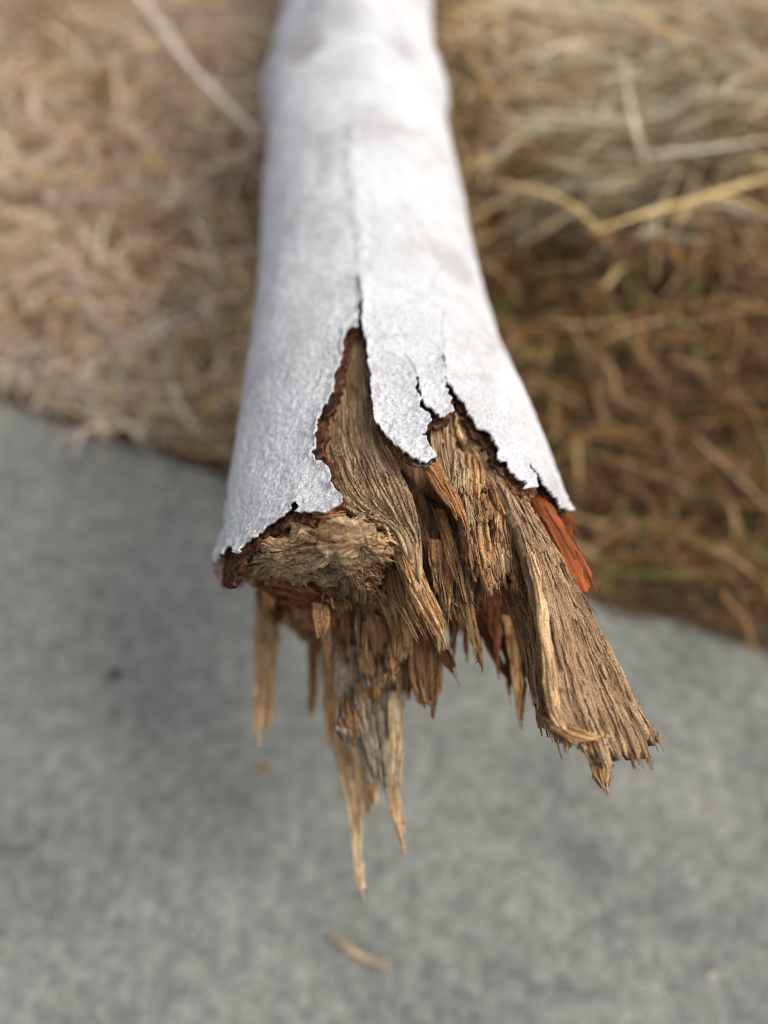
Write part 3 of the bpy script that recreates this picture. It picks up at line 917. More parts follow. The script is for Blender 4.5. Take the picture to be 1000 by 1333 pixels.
def bark_lift(d, px):
    flap = np.exp(-((px[:, 0] - 545) / 45) ** 2 - ((px[:, 1] - 590) / 55) ** 2)
    flap2 = np.exp(-((px[:, 0] - 572) / 22) ** 2 - ((px[:, 1] - 545) / 25) ** 2)
    e = np.exp(-d / 7.0)
    return 0.0009 * e + flap * 0.0022 + flap2 * 0.0012 + 0.0007 * e * vn(np.concatenate([px / 9, 0 * px[:, :1]], 1), 221)
shell('bark', TEAR, M['bark'], 0.0, 0.0016, 0.00036, 560, 2.2, bark_relief, bark_lift, 231, 0.168)

def in_relief(P, d, px):
    q = P * 1000
    return 0.0009 * fbm(q / 2.4, 241, 3) + 0.0004 * vn(q / 0.8, 243)
def in_lift(d, px):
    flap = np.exp(-((px[:, 0] - 545) / 45) ** 2 - ((px[:, 1] - 590) / 55) ** 2)
    return flap * 0.0016 + 0.0003 * np.exp(-d / 5)
o = shell('inner_bark', TEAR_IN, M['inner'], -0.0022, 0.0026, 0.0005, 400, 3.6, in_relief, in_lift, 251, 0.160)
o['label'] = 'dark reddish brown under-bark showing along the torn edge'

# ---- heartwood: the solid body inside, with a rough broken end
def heartwood():
    nth, nr = 200, 40
    ys = np.concatenate([np.linspace(0, 1, 110)])
    th = np.linspace(-math.pi, math.pi, nth, endpoint=False)
    V, F, UV = [], [], []
    rows = []
    y_end = 0.130 + 0.034 * np.clip(0.35 - np.cos(th), 0, 1) + 0.006 * vn(np.stack([np.cos(th) * 3, np.sin(th) * 3, 0 * th], -1), 301) + 0.004 * vn(np.stack([np.cos(th) * 14, np.sin(th) * 14, 0 * th], -1), 302)
    for k, t in enumerate(ys):
        yy = 1.55 + (y_end - 1.55) * (t ** 0.35)
        r = rad(yy) - 0.0105
        P = np.stack([axis_x(yy) + r * np.sin(th), yy, AXZ + r * np.cos(th)], -1)
        N = np.stack([np.sin(th), 0 * th, np.cos(th)], -1)
        P = P + N * (0.0007 * n2(th * 18, yy * 25, 305) + 0.0004 * n2(th * 50, yy * 30, 306))[:, None]
        V.append(P); UV.append(np.stack([th * 5.5, yy * 100], -1))
    # end face in rings
    for k in range(1, nr):
        f = 1 - k / nr
        yy = y_end * 0 + 0.140 + (y_end - 0.140) * f
        r = (rad(y_end) - 0.0105) * f
        P = np.stack([axis_x(yy) + r * np.sin(th), yy, AXZ + r * np.cos(th)], -1)
        P[:, 1] += -0.007 * (1 - f) + 0.006 * fbm(P * 1000 / np.array([9, 30, 7]), 311, 4)
        V.append(P); UV.append(np.stack([P[:, 0] * 100, P[:, 2] * 100], -1))
    V = np.concatenate(V); UV = np.concatenate(UV)
    nrow = len(V) // nth
    i = np.arange(nrow - 1)[:, None] * nth
    a = np.arange(nth)[None, :]; b = (a + 1) % nth
    F = np.stack([i + a, i + b, i + nth + b, i + nth + a], -1).reshape(-1, 4)
    o = add_obj('heartwood', V, F, M['dark'], branch, BASE, UV)
    o['label'] = 'dark rotten heartwood inside the broken end'
heartwood()

# ---- torn wood, piece by piece (sizes in millimetres, heights in centimetres)
def piece(name, rows, mat, under=None, **kw):
    return patch(name, rows, M[mat], under or branch, base=BASE, **kw)
def SR(*rows):      # rows on the skin: each row = (offset, (px,py), (px,py)...)
    return [[S(x, y, r[0]) for x, y in r[1:]] for r in rows]
def ZR(*rows):      # rows on level planes: each row = (height or heights, (px,py)...)
    out = []
    for r in rows:
        h = r[0]
        if not isinstance(h, (tuple, list)): h = [h] * (len(r) - 1)
        out.append([Z(x, y, hh) for (x, y), hh in zip(r[1:], h)])
    return out
def YR(*rows):
    out = []
    for r in rows:
        h = r[0]
        if not isinstance(h, (tuple, list)): h = [h] * (len(r) - 1)
        out.append([Y(x, y, hh) for (x, y), hh in zip(r[1:], h)])
    return out

# the rippled grey sapwood panel under the long tear
panel = piece('sapwood_panel', SR((-4.5, (463, 396), (477, 398)), (-4.6, (440, 445), (484, 450)), (-5.0, (418, 500), (492, 515)), (-5.0, (405, 560), (503, 572)),
      (-5.2, (408, 605), (521, 610)), (-5.4, (424, 644), (535, 643)), (-5.8, (456, 668), (543, 676)), (-6.4, (496, 684), (549, 708)), (-7.5, (524, 716), (549, 748))),
      'grey', thick=6, fib=0.30, ripple=0.34, crack=0.35, rag=0.07, bulge=1.0, res=0.36, fuzz=60, fuzzlen=1.6, fuzzw=0.4, label='grey-brown panel of rippled sapwood bared by the long tear in the bark')
# splits standing at the panel's upper left edge
for a, b, c, d in (((452, 450), (460, 448), (446, 500), (452, 505)), ((440, 490), (448, 486), (432, 540), (440, 545)), ((424, 530), (433, 525), (418, 590), (426, 596)),
                   ((458, 470), (465, 466), (454, 530), (460, 535))):
    piece('splinter', SR((-4.2, a, b), (-4.4, ((a[0] + c[0]) / 2 - 1, (a[1] + c[1]) / 2), ((b[0] + d[0]) / 2 + 1, (b[1] + d[1]) / 2)), (-5.0, c, d)), 'brown', under=panel, thick=2.2, fib=0.3, rag=0.25, ragl=0.9, res=0.3)

# the knuckle of torn wood left of centre
knuckle = piece('torn_knuckle', YR(((12.6, 12.4, 12.2, 12.8), (316, 716), (312, 730), (316, 744), (326, 756)),
                         ((12.2, 11.0, 11.2, 12.6), (350, 696), (343, 722), (344, 748), (356, 772)),
                         ((11.9, 10.6, 10.8, 12.6), (394, 676), (390, 712), (392, 745), (398, 784)),
                         ((11.8, 10.3, 10.4, 12.4), (448, 664), (442, 706), (444, 748), (446, 790)),
                         ((11.9, 10.5, 10.7, 12.5), (500, 678), (488, 706), (488, 752), (482, 792)),
                         ((12.4, 11.6, 11.6, 12.8), (528, 690), (512, 718), (508, 752), (500, 790))),
      'grey', thick=7, fib=0.65, crack=1.3, rough=3.4, step=0.5, rag=0.10, res=0.40, edgerag=1.2, endtaper=0.8, strands=60, fuzz=30, fuzzlen=2.0, fuzzw=0.9, endfrac=0.55, fuzzdir=(0.1, -0.5, -0.55),
      label='tan knuckle of torn fibres, frayed on its right side')
# frayed tufts on the front of the knuckle
def tuft(cx, cy, yc, rx, ry, n, dirv, ln, wd, mat, spread=0.5):
    _pid[0] += 1
    r = np.random.default_rng(900 + _pid[0])
    a = r.random(n) * 2 * math.pi; q = np.sqrt(r.random(n))
    P = np.array([Y(cx + rx * qq * math.cos(aa), cy + ry * qq * math.sin(aa), yc + 0.25 * qq * qq + 0.12 * r.normal()) for aa, qq in zip(a, q)])
    clump = r.normal(size=(9, 3)) * spread
    D = np.asarray(dirv) + clump[r.integers(0, 9, n)] + r.normal(size=(n, 3)) * spread * 0.45
    V, F, U = spikes(P, D, (0.4 + 0.9 * r.random(n)) * ln * 0.001, (0.4 + r.random(n)) * wd * 0.001, _pid[0], 0.3)
    return add_obj('fibre_tuft', V, F, M[mat], knuckle, BASE, U, smooth=False)
for (cx, cy, yc, rx, ry, n, dv_, ln, mat) in (
        (486, 712, 10.4, 22, 18, 300, (0.9, -0.25, -0.35), 5.0, 'pale'), (474, 752, 10.4, 24, 20, 320, (0.5, -0.25, -0.9), 5.0, 'tan'),
        (496, 772, 10.8, 16, 14, 260, (0.3, -0.2, -1.0), 6.0, 'tan'), (506, 704, 10.9, 12, 14, 160, (0.8, -0.2, -0.5), 4.5, 'pale'),
        (440, 778, 10.6, 24, 12, 200, (0.0, -0.2, -1.0), 5.5, 'brown')):
    tuft(cx, cy, yc, rx, ry, int(n * 0.34), dv_, ln * 0.6, 0.9, mat, 0.3)

piece('splinter', YR(((11.9, 11.9), (396, 672), (398, 684)), ((11.5, 11.4), (425, 668), (424, 682)), ((11.6, 11.5), (452, 664), (450, 676))), 'orange', under=knuckle, thick=2, fib=0.3, rough=0.5, rag=0.3, ragl=1.0, res=0.36, edgerag=1.0)
piece('splinter', YR(((12.2, 12.2), (322, 742), (330, 760)), ((11.3, 11.5), (360, 752), (366, 782)), ((11.0, 11.3), (404, 764), (408, 796)), ((11.0, 11.4), (440, 770), (440, 800))), 'russet', under=knuckle, thick=4, fib=0.5, rough=1.2, crack=0.5, rag=0.25, res=0.4, edgerag=1.5, fuzz=60,
      label='red-stained underside of the knuckle')
# crumbling dark wood under the knuckle
core = piece('rotten_core', YR(((12.4, 12.3, 12.2, 12.6), (330, 752), (395, 766), (455, 770), (530, 772)),
                        ((12.8, 12.0, 11.8, 12.2), (352, 782), (405, 795), (462, 806), (540, 812)),
                        ((13.2, 12.4, 11.8, 12.2), (372, 804), (415, 822), (470, 842), (545, 850)),
                        ((13.6, 12.9, 12.2, 12.6), (398, 836), (430, 862), (474, 895), (548, 905))),
      'brown', thick=14, fib=0.5, rough=2.6, crack=0.6, rag=0.14, res=0.5, edgerag=2.0, endtaper=0.6, fuzz=1100, fuzzlen=4.5, fuzzw=0.5, endfrac=1.0, fuzzdir=(0, -0.3, -0.6),
      label='dark crumbling rot below the knuckle')
for (x0, y0, x1, y1, yy, ln) in ((340, 762, 356, 766, 12.5, 34), (356, 775, 372, 780, 12.9, 34), (370, 786, 386, 790, 13.0, 36), (388, 800, 400, 806, 13.2, 32),
                                 (404, 812, 418, 816, 13.0, 34), (380, 745, 404, 750, 11.6, 40), (410, 770, 436, 776, 11.6, 46), (440, 770, 452, 774, 11.2, 30), (470, 776, 486, 778, 11.2, 34),
                                 (424, 795, 448, 800, 11.7, 44), (450, 800, 474, 806, 11.6, 40)):
    piece('splinter', YR(((yy, yy), (x0, y0), (x1, y1)), ((yy - .25, yy - .25), (x0 + 2, y0 + ln * .5), (x1 + 1, y1 + ln * .5)), ((yy + .1, yy + .1), (x0 + 5, y0 + ln), (x1 - 1, y1 + ln))),
          'tan' if y0 < 772 else 'brown', under=core, thick=3, fib=0.5, rough=0.6, rag=0.6, ragl=1.0, res=0.36, fuzz=26, fuzzlen=3, endfrac=0.6)

# bright wedge splinter right of the knuckle, and its neighbours
piece('splinter', ZR((22.6, (498, 680), (528, 694)), (22.4, (508, 712), (546, 732)), (22.2, (524, 756), (562, 772)), (21.9, (546, 796), (577, 806)), (21.7, (566, 824), (577, 818))),
      'tan', thick=9, fib=0.45, crack=0.6, rag=0.10, bulge=1.2, res=0.36, fuzz=60, fuzzlen=1.8, label='pale wedge-shaped splinter beside the knuckle')
piece('splinter', ZR((21.2, (500, 735), (540, 752)), (21.0, (506, 772), (556, 792)), (20.6, (528, 812), (570, 826))), 'brown', thick=7, fib=0.4, crack=0.5, rag=0.18, res=0.4, fuzz=40)
piece('splinter', ZR((20.4, (486, 740), (508, 748)), (20.0, (494, 782), (514, 790)), (19.4, (508, 822), (519, 826)), (19.0, (516, 852), (521, 852))), 'tan', thick=4, fib=0.35, rag=0.2, res=0.36, fuzz=30)
piece('splinter', ZR((19.9, (510, 770), (530, 776)), (19.4, (518, 812), (536, 814)), (18.8, (526, 850), (535, 850))), 'tan', thick=4, fib=0.35, rag=0.25, res=0.36, fuzz=30)
piece('splinter', ZR((18.9, (528, 790), (566, 800)), (18.5, (528, 838), (574, 846)), (18.1, (534, 886), (575, 892)), (17.9, (546, 922), (570, 912))), 'brown', thick=9, fib=0.4, crack=0.6, rag=0.10, endtaper=0.8, res=0.36, fuzz=60, fuzzlen=2,
      label='blunt brown block splinter pointing down from the middle of the break')
piece('splinter', ZR((19.2, (552, 806), (568, 802)), (18.9, (566, 836), (582, 832)), (18.5, (584, 872), (594, 870))), 'russet', thick=4, fib=0.25, rag=0.08, res=0.34)
piece('splinter', ZR((18.3, (500, 800), (516, 804)), (17.9, (506, 850), (522, 852)), (17.5, (514, 905), (526, 902))), 'brown', thick=4, fib=0.35, rag=0.2, res=0.36, fuzz=20)
piece('splinter', ZR((18.8, (478, 800), (494, 802)), (18.2, (482, 830), (500, 832)), (17.6, (488, 862), (494, 862))), 'tan', thick=3, fib=0.35, rag=0.3, res=0.36, fuzz=20)
piece('splinter', ZR((17.6, (520, 850), (534, 852)), (17.2, (524, 880), (537, 882)), (16.9, (528, 905), (535, 905))), 'russet', thick=4, fib=0.35, rag=0.2, res=0.36)

# brown slab under the middle flap
piece('splinter', ZR(((21.6, 22.5), (500, 570), (560, 596)), ((21.5, 22.4), (522, 618), (586, 632)), ((21.3, 22.1), (540, 668), (606, 674)), ((21.1, 21.8), (552, 722), (615, 720)), ((21.0, 21.4), (564, 762), (617, 756)), ((20.8, 21.1), (578, 796), (614, 786))),
      'brown', thick=8, fib=0.55, crack=0.9, step=0.5, rough=0.8, rag=0.18, res=0.36, fuzz=120, fuzzlen=2.4, label='wide brown slab under the middle bark flap')
piece('splinter', ZR((23.6, (546, 602), (568, 602)), (23.5, (568, 636), (590, 634)), (23.3, (590, 668), (606, 668)), (23.1, (600, 688), (609, 686))), 'orange', thick=3, fib=0.18, rag=0.25, ragl=1.2, res=0.34, strands=26,
      label='orange-stained strip at the tip of the middle flap')
piece('splinter', ZR((21.9, (555, 700), (590, 706)), (21.6, (560, 742), (592, 746)), (21.2, (572, 780), (588, 790))), 'tan', thick=4, fib=0.5, crack=0.6, rag=0.3, res=0.36, fuzz=50)
piece('splinter', ZR((21.4, (592, 738), (614, 738)), (21.0, (598, 778), (615, 776)), (20.4, (608, 816), (622, 814)), (19.9, (619, 852), (628, 850)), (19.7, (624, 866), (628, 864))), 'tan', thick=4, fib=0.4, rag=0.12, res=0.34, fuzz=50, fuzzlen=2)
piece('splinter', ZR((20.6, (500, 610), (612, 640)), (20.3, (520, 680), (622, 700)), (19.9, (540, 740), (626, 750)), (19.5, (556, 790), (622, 800))), 'brown', thick=8, fib=0.55, crack=0.9, step=0.5, rough=0.8, rag=0.25, res=0.4, fuzz=60)
for x0, y0, x1, y1, w0, zz, mt in ((524, 606, 556, 720, 18, 22.2, 'brown'), (538, 640, 574, 778, 20, 21.9, 'grey'), (562, 660, 596, 768, 18, 22.2, 'tan'), (588, 690, 608, 790, 14, 21.8, 'grey'), (550, 700, 580, 800, 14, 21.5, 'tan'), (516, 600, 540, 690, 12, 21.9, 'dark')):
    piece('splinter', ZR((zz, (x0, y0), (x0 + w0, y0 + 3)), (zz - .15, ((x0 + x1) / 2, (y0 + y1) / 2), ((x0 + x1) / 2 + w0, (y0 + y1) / 2 + 3)), (zz - .5, (x1, y1), (x1 + w0 * .6, y1))), mt, thick=4, fib=0.5, crack=0.8, step=0.3, rough=0.5, rag=0.3, ragl=1.1, res=0.36, fuzz=20, fuzzlen=2.2)
# grey tongue between flap and chips
piece('splinter', SR((-5.5, (556, 548), (592, 540)), (-6, (562, 585), (594, 588)), (-7, (574, 622), (596, 626)), (-8, (586, 664), (596, 664))), 'grey', thick=5, fib=0.3, crack=0.3, rag=0.1, bulge=0.6, res=0.36,
      label='pale grey tongue of wood right of the middle flap')

# base of the chipped column, then its chips
column = piece('splinter', SR((-8, (578, 530), (618, 548)), (-9, (590, 600), (648, 600)), (-10, (598, 660), (672, 652)), (-11, (606, 712), (690, 706)), (-12, (622, 762), (700, 762))), 'brown', thick=8, fib=0.5, crack=0.9, step=0.8, rough=0.5, rag=0.2, res=0.4, fuzz=100, fuzzlen=2.5)
for mat, off, th_, a, b, c, d in (('pale', -4.5, 4, (590, 530), (606, 530), (604, 586), (622, 582)), ('grey', -5.0, 4, (590, 584), (612, 586), (592, 668), (612, 660)),
                                  ('tan', -5.8, 4, (606, 590), (634, 588), (610, 652), (636, 640)), ('grey', -7.5, 4, (598, 646), (618, 648), (606, 704), (626, 690)),
                                  ('brown', -7.0, 4, (618, 640), (642, 644), (622, 690), (644, 678)), ('tan', -8.8, 4, (616, 680), (634, 678), (628, 752), (642, 736)),
                                  ('tan', -5.2, 4, (630, 590), (652, 612), (648, 668), (690, 696)), ('brown', -8, 5, (640, 650), (662, 660), (646, 712), (672, 722)),
                                  ('tan', -8.6, 5, (656, 660), (684, 672), (664, 730), (692, 744)), ('grey', -9.5, 4, (644, 694), (664, 694), (652, 764), (668, 752)),
                                  ('brown', -10.5, 4, (626, 724), (642, 720), (638, 780), (650, 772)), ('pale', -5, 3.5, (612, 566), (630, 572), (630, 612), (650, 622)),
                                  ('brown', -9, 4, (604, 694), (618, 692), (614, 742), (628, 748)), ('brown', -10, 4, (666, 706), (690, 716), (672, 786), (698, 800)),
                                  ('grey', -6.6, 3, (600, 556), (622, 588), (610, 606), (632, 610)), ('tan', -9.6, 3, (634, 700), (646, 702), (640, 738), (652, 746)),
                                  ('pale', -8.2, 3, (640, 666), (652, 668), (646, 702), (656, 698))):
    m0 = ((a[0] + c[0]) / 2, (a[1] + c[1]) / 2); m1 = ((b[0] + d[0]) / 2, (b[1] + d[1]) / 2)
    piece('wood_chip', SR((off, a, b), (off + 0.3, m0, m1), (off - 0.9, c, d)), mat, under=column, thick=th_, fib=0.5, crack=0.9, step=0.6, rough=0.5, rag=0.38, ragl=1.6, endtaper=0.7, res=0.36, edgerag=1.0, fuzz=30, fuzzlen=2.2, fuzzw=0.45, endfrac=0.4)

# the long plank on the right
def _pl(z0, z1, a, b, sag=0.0):
    return ((z0, z0 + (z1 - z0) / 3, z0 + (z1 - z0) * 2 / 3, z1), a, (a[0] + (b[0] - a[0]) / 3, a[1] + (b[1] - a[1]) / 3 + sag), (a[0] + (b[0] - a[0]) * 2 / 3, a[1] + (b[1] - a[1]) * 2 / 3 + sag), b)
plank = piece('splinter', ZR(_pl(23.2, 22.6, (612, 548), (648, 588)), _pl(22.9, 22.2, (648, 620), (688, 652)), _pl(22.6, 21.9, (678, 694), (724, 712)), _pl(22.3, 21.6, (696, 762), (754, 768)),
                     _pl(21.9, 21.3, (705, 832), (790, 834)), _pl(21.5, 20.9, (714, 900), (826, 902), 4), _pl(21.1, 20.6, (734, 946), (852, 948), 12), _pl(20.8, 20.4, (752, 976), (864, 974), 26)),
      'plank', thick=7, fib=0.45, crack=0.45, step=0.35, rough=0.45, rag=0.06, ragl=2.0, endtaper=1.0, edge=0.30, res=0.36, edgerag=0.35, fuzz=110, fuzzlen=1.1, fuzzw=1.9, endfrac=0.04, strands=130,
      label='long plank-like splinter reaching out furthest to the lower right')
piece('splinter', ZR(((20.8, 22.4), (636, 672), (680, 694)), ((20.2, 22.1), (650, 752), (699, 766)), ((19.8, 21.7), (672, 826), (708, 836)), ((19.6, 21.3), (690, 890), (718, 902)), ((19.6, 20.9), (700, 944), (738, 960))),
      'brown', thick=4, fib=0.4, crack=0.5, rag=0.04, res=0.36, fuzz=40)
piece('splinter', ZR((22.75, (684, 716), (696, 722)), (22.5, (695, 770), (709, 774)), (22.15, (702, 836), (719, 838)), (21.7, (709, 896), (726, 898)), (21.35, (718, 934), (732, 932)), (21.1, (738, 962), (745, 958))),
      'pale', under=plank, thick=3.2, fib=0.35, crack=0.2, rag=0.05, ragl=1.2, bulge=0.8, res=0.32, fuzz=16, fuzzlen=1.6, label='bright ridge strip along the left edge of the long plank')
piece('splinter', ZR((21.0, (692, 770), (698, 770)), (20.8, (694, 850), (702, 850)), (20.5, (698, 925), (708, 925))), 'grey', thick=2.5, fib=0.3, rag=0.1, res=0.34)
piece('splinter', ZR((21.2, (716, 946), (726, 932)), (21.25, (742, 960), (746, 944)), (21.2, (764, 966), (766, 952)), (21.1, (784, 964), (784, 956))), 'tan', under=plank, thick=3.5, fib=0.3, rag=0.12, ragl=1.2, bulge=0.6, res=0.32, fuzz=20, fuzzlen=1.8,
      label='short splinter bent across the plank near its end')
piece('splinter', ZR((20.6, (704, 932), (724, 940)), (20.4, (714, 952), (738, 956)), (20.2, (734, 968), (744, 966))), 'tan', under=plank, thick=4, fib=0.4, rag=0.2, res=0.34, fuzz=20)
piece('splinter', ZR((20.2, (764, 985), (800, 1000)), (20.0, (772, 1008), (796, 1012)), (19.9, (784, 1030), (792, 1028))), 'tan', under=plank, thick=4, fib=0.4, rag=0.4, ragl=1.4, res=0.34, fuzz=60, fuzzlen=2)

# russet hollow behind, with hanging spikes
piece('splinter', ZR((18.8, (590, 720), (700, 724)), (18.2, (604, 780), (700, 790)), (17.6, (630, 836), (700, 850)), (17.0, (656, 884), (700, 896))), 'russet', thick=6, fib=0.5, crack=0.8, rag=0.35, ragl=3.5, res=0.42, fuzz=30,
      label='russet back wall of the hollow beside the plank')
for mat, z0, z1, a, w0, tip in (('russet', 18.6, 17.6, (590, 770), 16, (607, 851)), ('brown', 18.2, 17.2, (575, 780), 16, (590, 850)), ('russet', 18.8, 17.4, (628, 780), 20, (648, 868)),
                                ('tan', 18.4, 16.8, (652, 800), 22, (676, 932)), ('russet', 18.0, 16.9, (664, 800), 20, (680, 926)), ('brown', 18.4, 17.4, (672, 790), 22, (694, 905)),
                                ('russet', 18.0, 16.6, (645, 810), 18, (664, 900)), ('brown', 18.0, 17.4, (600, 790), 14, (622, 842)), ('dark', 17.8, 17.2, (560, 800), 16, (578, 850)),
                                ('tan', 18.6, 17.8, (683, 820), 12, (697, 880))):
    ax_, ay_ = a; tx, ty = tip
    mx_, my_ = ax_ + (tx - ax_) * .55, ay_ + (ty - ay_) * .55
    piece('splinter', ZR((z0, (ax_, ay_), (ax_ + w0, ay_ + 2)), ((z0 + z1) / 2, (mx_, my_), (mx_ + w0 * .7, my_ + 2)), (z1, (tx - 1.5, ty), (tx + 1.5, ty))), mat, thick=3, fib=0.3, rag=0.08, res=0.34, edgerag=0.6)

# red strips of inner bark peeling at the right
piece('bark_strip', ZR((20.8, (690, 628), (708, 628)), (20.6, (708, 662), (728, 652)), (20.3, (728, 694), (745, 680)), (20.2, (738, 712), (748, 702))), 'red', thick=2.5, fib=0.3, rough=0.7, rag=0.12, edgerag=1.4, res=0.36, strands=20,
      label='dark red fold of inner bark under the right bark edge')
piece('bark_strip', ZR((21.7, (680, 630), (700, 630)), (21.5, (700, 676), (724, 666)), (21.0, (722, 724), (750, 706)), (20.6, (740, 758), (768, 742)), (20.3, (752, 780), (774, 764))), 'red', thick=2.5, fib=0.12, rough=0.25, rag=0.05, edgerag=0.8, bulge=1.0, res=0.36, strands=14,
      label='rust-red strip of inner bark curling out at the right')
# grey-pink bark remnant at the left corner
piece('bark_strip', ZR((19.2, (279, 726), (312, 722)), (18.6, (281, 746), (314, 744)), (18.2, (288, 764), (312, 768))), 'bark_back', thick=3, fib=0.2, rough=0.5, rag=0.15, res=0.4, edgerag=1.2, strands=0,
      label='pinkish grey scrap of bark at the left corner of the break')

# shredded fibres filling the underside of the break
_r = random.Random(44)
def _low(x): return np.interp(x, [335, 360, 400, 440, 480, 520, 560, 600], [800, 822, 842, 868, 896, 905, 880, 846])
for k in range(54):
    x = 338 + (604 - 338) * ((k * 0.61803) % 1.0)
    zr = _r.uniform(14.5, 20.0) if x > 410 else _r.uniform(14.0, 17.0)
    yb = _low(x) - _r.random() ** 1.6 * 75
    ln = _r.uniform(34, 80); w0 = _r.uniform(7, 22); dx = _r.uniform(-3, 10)
    piece('splinter', ZR((zr + .25, (x - w0 * .5 - dx, yb - ln), (x + w0 * .5 - dx, yb - ln + 2)), (zr + .15, (x - w0 * .5 - dx * .4, yb - ln * .45), (x + w0 * .45 - dx * .4, yb - ln * .45 + 2)),
                         (zr - .15, (x - w0 * .22, yb), (x + w0 * .2, yb))), _r.choice(['brown', 'brown', 'tan', 'tan', 'pale', 'russet', 'grey']), thick=_r.uniform(2, 4.5), fib=0.45, crack=0.5, rough=0.5,
          rag=0.4, ragl=0.9, res=0.4, edgerag=0.7, fuzz=14, fuzzlen=2.6, fuzzw=0.5, endfrac=0.5)

# weathered tooth and what hangs below it
tooth = piece('splinter', ZR((17.6, (434, 840), (536, 836)), (17.0, (436, 880), (532, 880)), (16.2, (446, 922), (526, 925)), (15.6, (462, 968), (523, 970)), (15.0, (480, 1022), (521, 1022))),
      'weathered', thick=9, fib=0.45, rough=1.5, crack=0.7, step=0.3, rag=0.08, bulge=3.0, endtaper=0.7, res=0.38, fuzz=120, fuzzlen=3, endfrac=1.0, label='silver-grey weathered tooth of wood hanging from the middle')
piece('splinter', ZR((17.0, (506, 900), (528, 898)), (16.2, (505, 960), (525, 958)), (15.3, (503, 1026), (521, 1022))), 'straw', thick=5, fib=0.4, crack=0.4, rag=0.08, res=0.36, fuzz=30)
piece('splinter', ZR((14.8, (496, 1008), (516, 1008)), (14.5, (506, 1048), (522, 1046)), (14.2, (515, 1088), (529, 1086))), 'pale', thick=3.5, fib=0.3, crack=0.3, rag=0.06, endtaper=0.8, res=0.36)
piece('wood_chip', ZR((17.4, (440, 838), (480, 846)), (17.0, (438, 868), (470, 872)), (16.6, (446, 900), (462, 898))), 'weathered', thick=5, fib=0.4, rough=1.3, rag=0.3, res=0.38, fuzz=60, fuzzlen=3, endfrac=1.0)
piece('wood_chip', ZR((17.6, (486, 830), (512, 836)), (17.1, (492, 862), (516, 866)), (16.6, (500, 896), (514, 894))), 'tan', thick=5, fib=0.4, rough=0.8, rag=0.4, res=0.38, fuzz=60, fuzzlen=3, endfrac=1.0)
for k in range(26):
    x = 440 + 82 * ((k * 0.618) % 1.0); y = 842 + 104 * ((k * 0.381) % 1.0); zz = 18.0 - (y - 840) * 0.011
    w0 = 9 + 10 * ((k * 0.73) % 1.0); ln = 30 + 26 * ((k * 0.27) % 1.0); cx = 500 - (500 - x) * 0.8
    piece('wood_chip', ZR((zz, (x - w0 / 2, y - ln * .4), (x + w0 / 2, y - ln * .4)), (zz + .1, ((x + cx) / 2 - w0 * .45, y + ln * .2), ((x + cx) / 2 + w0 * .45, y + ln * .2)), (zz - .5, (cx - w0 * .2, y + ln * .7), (cx + w0 * .2, y + ln * .7))),
          ('brown', 'weathered', 'grey', 'weathered', 'tan', 'dark')[k % 6], under=tooth, thick=3, fib=0.5, rough=0.9, crack=0.6, rag=0.45, ragl=1.0, res=0.38, edgerag=0.9, fuzz=30, fuzzlen=2.8, fuzzw=0.4, endfrac=1.0)
for x0, y0, x1, y1, w0, zz in ((462, 920, 484, 1006, 9, 16.6), (478, 930, 492, 1018, 10, 16.4), (490, 925, 500, 1012, 9, 16.5)):
    piece('wood_chip', ZR((zz, (x0, y0), (x0 + w0, y0)), (zz - .4, ((x0 + x1) / 2, (y0 + y1) / 2), ((x0 + x1) / 2 + w0, (y0 + y1) / 2)), (zz - 1.0, (x1, y1), (x1 + w0 * .7, y1))), 'weathered', under=tooth, thick=3, fib=0.5, crack=0.5, rag=0.2, ragl=1.0, res=0.36)
# long tan splinters from the underside
piece('splinter', ZR((13.4, (400, 800), (416, 800)), (13.2, (400, 866), (414, 866)), (13.0, (402, 934), (410, 928))), 'tan', thick=3, fib=0.25, rag=0.08, res=0.4)
piece('splinter', ZR((13.4, (412, 800), (462, 806)), (13.2, (420, 892), (472, 896)), (12.9, (432, 966), (488, 970)), (12.7, (446, 1032), (492, 1026)), (12.6, (458, 1086), (484, 1068))), 'straw', thick=4, fib=0.4, crack=0.8, rag=0.22, ragl=1.6, edgerag=0.3, res=0.4,
      label='long pale splinter hanging lowest from the underside')
piece('splinter', ZR((13.1, (438, 880), (446, 882)), (12.9, (470, 960), (480, 962)), (12.7, (482, 1052), (491, 1048))), 'tan', thick=2.5, fib=0.2, rag=0.1, res=0.42)
piece('splinter', ZR((12.7, (450, 1030), (472, 1030)), (12.5, (457, 1086), (471, 1086)), (12.3, (461, 1130), (472, 1128)), (12.2, (468, 1164), (477, 1158))), 'straw', thick=2, fib=0.15, rag=0.03, res=0.42,
      label='thin thread-like splinter at the very bottom')
for x0, y0, x1, y1, w0, zz in ((424, 840, 440, 1010, 12, 13.3), (440, 850, 466, 1066, 13, 13.0), (455, 860, 486, 1000, 12, 13.4), (466, 880, 492, 1046, 11, 12.9), (414, 830, 428, 968, 9, 13.5)):
    piece('splinter', ZR((zz, (x0, y0), (x0 + w0, y0)), (zz - .15, ((x0 + x1) / 2 - 1, (y0 + y1) / 2), ((x0 + x1) / 2 + w0 * .9, (y0 + y1) / 2)), (zz - .3, (x1 - 1, y1), (x1 + w0 * .4, y1 - 4))), 'straw' if x0 % 2 else 'pale', thick=2.2, fib=0.3, crack=0.4, rag=0.12, ragl=1.0, res=0.4)
piece('splinter', ZR((13.8, (336, 744), (376, 756)), (13.6, (332, 800), (366, 806)), (13.4, (330, 872), (358, 874)), (13.2, (331, 950), (354, 946))), 'pale', thick=4, fib=0.3, crack=0.4, rag=0.05, endtaper=0.9, res=0.42,
      label='separate straight splinter hanging at the left')
